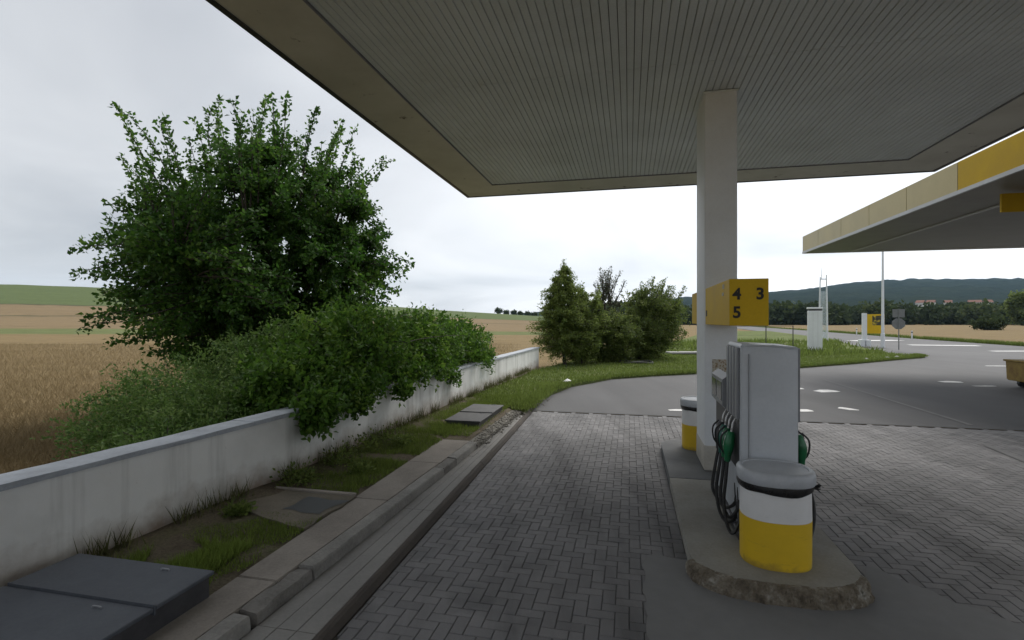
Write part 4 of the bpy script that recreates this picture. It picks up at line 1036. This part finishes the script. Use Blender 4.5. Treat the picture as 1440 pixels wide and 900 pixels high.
make_shrub('spreading_shrub', 'low pale green spreading shrub at the edge of the wheat', [(-5.5, 5.9, .72, .95, 1.4, .8), (-6.7, 6.6, .75, 1.6, 1.6, 1.0), (-8.1, 7.9, .4, 1.55, 1.5, .75), (-6.0, 7.8, 1.2, 1.4, 1.4, 1.05), (-5.1,5.0,.6,.5,.9,.55)], 76000, .062, 'pale_shrub_leaf', 5, (-6.5, 6.6), gs, wide=.42)

# trees at the end of the wall
gt = 'trees at the end of the wall'
make_tree('conifer_tree', 'pointed yellowish green tree at the end of the wall', 'tree', (2.45, 24.2, 0.05), (0, 0, 2.45), (1.75, 1.6, 2.4), 3, 900, 62, .10, 'thuja_leaf', 21, 'cone', .22, 0, gt, .4, .07, .03)
make_tree('bushy_tree', 'full leafy bush right beside the pointed tree', 'tree', (3.35, 24.8, 0.05), (0, 0, 1.75), (1.35, 1.2, 1.85), 6, 560, 60, .10, 'thuja_leaf', 22, 'round', .3, 12, gt, .45, .05, .03)
make_tree('wispy_tree', 'thin wispy tree with sparse top between the bushes', 'tree', (5.0, 26.8, 0.05), (0, 0, 2.6), (.75, .75, 2.0), 5, 120, 24, .11, 'grey_leaf', 23, 'round', .35, 26, gt, .45, .05, .04, wscale=1.6)
make_tree('low_bush', 'low rounded bush below the wispy tree', 'tree', (4.9, 25.8, 0.05), (0, 0, 1.1), (1.6, 1.1, 1.5), 6, 620, 55, .10, 'bush_leaf', 24, 'round', .3, 6, gt, .45, .04, .03)
make_tree('round_tree', 'dense dark round-topped tree nearest the column', 'tree', (7.85, 28.3, 0.05), (0, 0, 2.1), (1.75, 1.6, 2.05), 8, 800, 62, .11, 'bush_leaf', 25, 'round', .32, 22, gt, .5, .06, .035)
make_tree('side_bush', 'lower dark bush leaning between wispy and round trees', 'tree', (6.6, 27.4, 0.05), (0, 0, 1.2), (1.5, 1.1, 1.7), 5, 640, 55, .10, 'bush_leaf', 26, 'round', .3, 6, gt, .45, .04, .03)

# small trees on the far ridge
ridge = [(-11, 431, 4.6, 'dark round tree on the far ridge, biggest of the row'), (-4.5, 425, 3.0, 'small bush beside the biggest tree on the far ridge'), (1.5, 428, 3.4, 'middle bush in the far ridge row'), (7, 424, 2.7, 'low bush right of middle in the far ridge row'), (13, 427, 3.0, 'rounded bush near the right of the far ridge row'), (18.5, 423, 2.7, 'rightmost low bush of the far ridge row')]
for i, (x, y, h, lab) in enumerate(ridge):
    z = terrain_z(x, y)[0]; make_tree('ridge_tree', lab, 'tree', (x, y, z-.2), (0, 0, h*.5), (h*.75, h*.6, h*.55), 3, 36, 30, .95, 'far_leaf', 40+i, 'round', .3, 0, 'bushes on the far ridge', .7, .15, .1)
# woodland belt across the field on the right: one far mass
def woodland():
    g = np.random.default_rng(5); Ps, Ds, Ts = [], [], []
    for i in range(1100):
        az = g.uniform(7, 62); s = g.uniform(232, 330) + 25*noise.noise((az*.15, 0, 0)); r = s/math.cos(math.radians(min(az, 55)))
        x, y = r*math.sin(math.radians(az)), r*math.cos(math.radians(az)); h = g.uniform(6, 10.5)*(1 + .25*noise.noise((az*.35, 2, 0))); w = g.uniform(3, 5.5)
        if 13 < az < 27: h *= .8
        m = 170; d = g.normal(size=(m, 3)); d /= np.linalg.norm(d, axis=1, keepdims=True)
        k = np.array([1+.3*noise.noise((q[0]*2+i, q[1]*2, q[2]*2)) for q in d])[:, None]
        P = np.array([x, y, h*.5]) + d*np.array([w, w, h*.55])*k*(.6+.4*g.random((m, 1))); Ps.append(P); Ds.append(d*.4+g.normal(size=(m, 3))*.7); Ts.append(np.clip(g.normal(.4, .18, m)+g.normal(0, .2), 0, 1))
    P = np.concatenate(Ps); keep = P[:, 2] > 0
    o = leaves('woodland', P[keep], np.concatenate(Ds)[keep], g.uniform(1.2, 2.6, int(keep.sum())), 'far_leaf', None, np.concatenate(Ts)[keep], .8)
    tag(o, 'dark belt of woodland across the tan field below the hill', 'woodland', None, 'stuff')
woodland()
make_tree('field_bush', 'lone round bush standing in the field before the woodland', 'tree', (107, 115, 0), (0, 0, 1.5), (3.2, 2.5, 1.7), 5, 90, 36, .5, 'far_leaf', 61, 'round', .3, 0, None, .7, .1, .06)
make_tree('field_tree', 'taller pale tree rising at the right end of the woodland belt', 'tree', (205, 206, 0), (0, 0, 7), (5, 5, 6.5), 5, 140, 40, 1.1, 'bush_leaf', 62, 'round', .35, 0, None, .7, .25, .15)
# village houses beyond the wood
for i, (az, s, lab) in enumerate(((38.6, 560, 'white house among trees, leftmost of the far village'), (39.3, 575, 'small white house second from left in the far village'), (40.4, 560, 'white house in the middle of the far village'), (42.1, 570, 'wide white house with red roof at right of the far village'), (42.9, 585, 'rightmost small white house of the far village'))):
    r = s/math.cos(math.radians(az)); x, y = r*math.sin(math.radians(az)), r*math.cos(math.radians(az)); z = hill_z(x, y)
    o = t_simple('village_house', lab, 'house', x, y, z+3.5, -rad(az)+.2*(i-2), 'far village houses'); w = 7 if i != 3 else 11
    bm = new_bm(); box(bm, -w/2, w/2, -3.5, 3.5, 0, 5.2); obj('wall', bm, 'house_wall', o)
    bm = new_bm(); rings(bm, [[(x_, -4, 5.2), (x_, 4, 5.2), (x_, 0, 8)] for x_ in (-w/2-.4, w/2+.4)]); obj('roof', bm, 'roof_tile', o)
    for q in (-1, 1):
        bm = new_bm(); box(bm, q*w*.25-.6, q*w*.25+.6, -3.56, -3.48, 1.8, 3.3); obj('window', bm, 'pump_dark', o)

# ================================================================== GRASS, WEEDS, WHEAT
def st_to_world(v, u, z): 
    return np.stack([SU*u + CU*v, CU*u - SU*v, z], 1)
def verge_grass():
    g = np.random.default_rng(8); Vs, Us, Hs, Ts = [], [], [], []
    def patch(n, v0, v1, u0, u1, h, thr, seed, tn, sp=2.2):
        v, u = g.uniform(v0, v1, n), g.uniform(u0, u1, n)
        k = np.array([noise.noise((a*sp, b*sp, seed)) for a, b in zip(v, u)]); m = k > thr
        Vs.append(v[m]); Us.append(u[m]); Hs.append(h*g.uniform(.4, 1.2, m.sum())*(.7+.8*np.clip(k[m]-thr, 0, .5))); Ts.append(np.clip(g.normal(tn, .2, m.sum()), 0, 1))
    patch(9000, -4.35, -3.08, 3.25, 4.7, .055, -.15, 1, .35)
    patch(5200, -4.1, -3.3, 3.24, 3.95, .13, -.1, 2, .62)
    patch(16000, -4.2, -3.1, 5.42, 9.4, .075, -.2, 3, .25)
    patch(7000, -4.15, -3.2, 5.5, 8.8, .12, .05, 4, .3)
    patch(22000, -4.15, -2.75, 8.6, 13.4, .085, -.35, 5, .42)
    v, u, h, t = map(np.concatenate, (Vs, Us, Hs, Ts)); wv = np.array([wall_v(x) for x in u]); m = v > wv+.01
    m &= ~((v > -3.52) & (u > 9.38) & (u < 11.32) & (v < -2.76))
    o = blades('verge_grass', st_to_world(v[m], u[m], np.full(m.sum(), .15)), h[m], 'verge_blade', None, .005, .6, t[m]); tag(o, 'rough green grass and weeds growing in the verge soil', 'grass', None, 'stuff')
    # dry weeds at the foot of the wall
    n = 2600; u = g.uniform(3.3, 20, n); k = np.array([noise.noise((a*1.4, 0, 7)) for a in u]); u = u[k > -.1]; v = np.array([wall_v(a) for a in u]) + np.abs(g.normal(.05, .05, len(u))) + .01
    o = blades('wall_weeds', st_to_world(v, u, np.full(len(u), .19)), g.uniform(.06, .30, len(u)), 'dry_grass', None, .006, .5); tag(o, 'dry weeds along the foot of the white wall', 'weeds', None, 'stuff')
    # leafy clumps
    P, D, S = [], [], []
    for (v0, u0, r) in ((-4.05, 5.65, .16), (-3.95, 6.5, .2), (-4.0, 7.3, .22), (-3.9, 7.9, .18), (-3.6, 7.7, .12), (-3.5, 6.2, .1), (-4.0, 4.6, .08)):
        n = 420; d = g.normal(size=(n, 3)); d[:, 2] = np.abs(d[:, 2]); P.append(np.array([v0, u0, .17]) + d*np.array([r*.6, r*.8, r*.5])); D.append(d+g.normal(size=(n, 3))*.5); S.append(g.uniform(.025, .06, n))
    P, D, S = map(np.concatenate, (P, D, S)); m = P[:, 0] > np.array([wall_v(u) for u in P[:, 1]]) + .03
    o = leaves('ground_weeds', st_to_world(P[m, 0], P[m, 1], P[m, 2]), D[m], S[m], 'bush_leaf', None, None, .6); tag(o, 'dark leafy weeds along the verge below the wall', 'weeds', None, 'stuff')
verge_grass()
def lawn_grass():
    g = np.random.default_rng(9); X, Y = [], []
    pts = []
    while len(pts) < 52000:
        y = 12 + 24*g.random()**1.6; x = g.uniform(-1, 26)
        if inside(LAWN, x, y): pts.append((x, y))
    for _ in range(16000):   # denser fringe along the drive
        i = g.integers(0, len(LAWN_FRONT)-1); a, b = np.array(LAWN_FRONT[i]), np.array(LAWN_FRONT[i+1]); p = a + (b-a)*g.random() + g.normal(0, .10, 2) + np.array([-.06, .10]); pts.append(tuple(p))
    p = np.array(pts); z = np.array([lawn_z(x, y) for x, y in pts]) - .01; k = np.array([noise.noise((x*.5, y*.5, 3)) for x, y in pts])
    h = (.06 + .05*np.clip(k+.3, 0, 1))*g.uniform(.5, 1.4, len(p))*(1+.02*p[:, 1])
    o = blades('lawn_grass', np.column_stack([p, z]), h, 'grass_blade', None, .014, .7, np.clip(g.normal(.5, .2, len(p)) + .35*k, 0, 1)); tag(o, 'short mown grass of the lawn beyond the drive', 'grass', None, 'stuff')
    # taller weeds at the rear of the lawn and along the field edge of the road
    q = []
    for _ in range(9000):
        x, y = g.uniform(11, 33), g.uniform(27, 52)
        if inside(LAWN, x, y) and noise.noise((x*.3, y*.3, 5)) > -.15 and y > 24 + x*.35: q.append((x, y, .06))
    for _ in range(16000):
        i = g.integers(0, 4); a, b = np.array(EDGE[i]), np.array(EDGE[i+1]); c = a + (b-a)*g.random() + np.array([.7, .5])*abs(g.normal(.4, .9)); q.append((c[0], c[1], -.05))
    q = np.array(q); hh = g.uniform(.15, .5, len(q))
    o = blades('tall_weeds', q, hh, 'grass_blade', None, .05, .7, np.clip(g.normal(.4, .25, len(q)), 0, 1)); tag(o, 'tall green weeds behind the lawn and along the field edge', 'weeds', None, 'stuff')
lawn_grass()
def wheat():
    g = np.random.default_rng(10); n = 190000
    Y = 3.0 + 45*g.random(n)**2.2; X = -Y*g.uniform(-.02, 1.12, n) - 2.2*g.random(n)
    v = X*CU - Y*SU; u = X*SU + Y*CU; wv = np.interp(u, [-4, 2.8, 5.7, 10, 15, 22.2], [-4.62, -4.48, -4.30, -4.21, -4.09, -3.88])
    k = np.array([noise.noise((a*.6, b*.6, 1)) for a, b in zip(X, Y)]); m = (v < wv-.5-.25*k) & ~((u > 22) & (v > -6))
    X, Y, k = X[m], Y[m], k[m]; n = len(X)
    o = blades('wheat', np.column_stack([X, Y, np.full(n, -.06)]), g.uniform(.12, .30, n)*(1+.3*k), 'wheat_straw', None, .005, 1.1, np.clip(g.normal(.5, .25, n)+.25*k, 0, 1))
    V = o.data; tag(o, 'ripe tan wheat standing in the field behind the wall', 'wheat', None, 'stuff')
wheat()

# ================================================================== AIR
k = NT('haze_air'); k.t.nodes.remove(k.b)
pv = k.n('ShaderNodeVolumePrincipled'); pv.inputs['Color'].default_value = (0.50, 0.74, 1.0, 1); pv.inputs['Density'].default_value = 0.000062; pv.inputs['Anisotropy'].default_value = 0.2
k.l(pv.outputs[0], k.o.inputs['Volume']); MATS['haze_air'] = k.m
bm = new_bm(); box(bm, -3600, 5200, -3600, 3700, -8, 300); hz_o = obj('haze', bm, 'haze_air'); hz_o['kind'] = 'stuff'
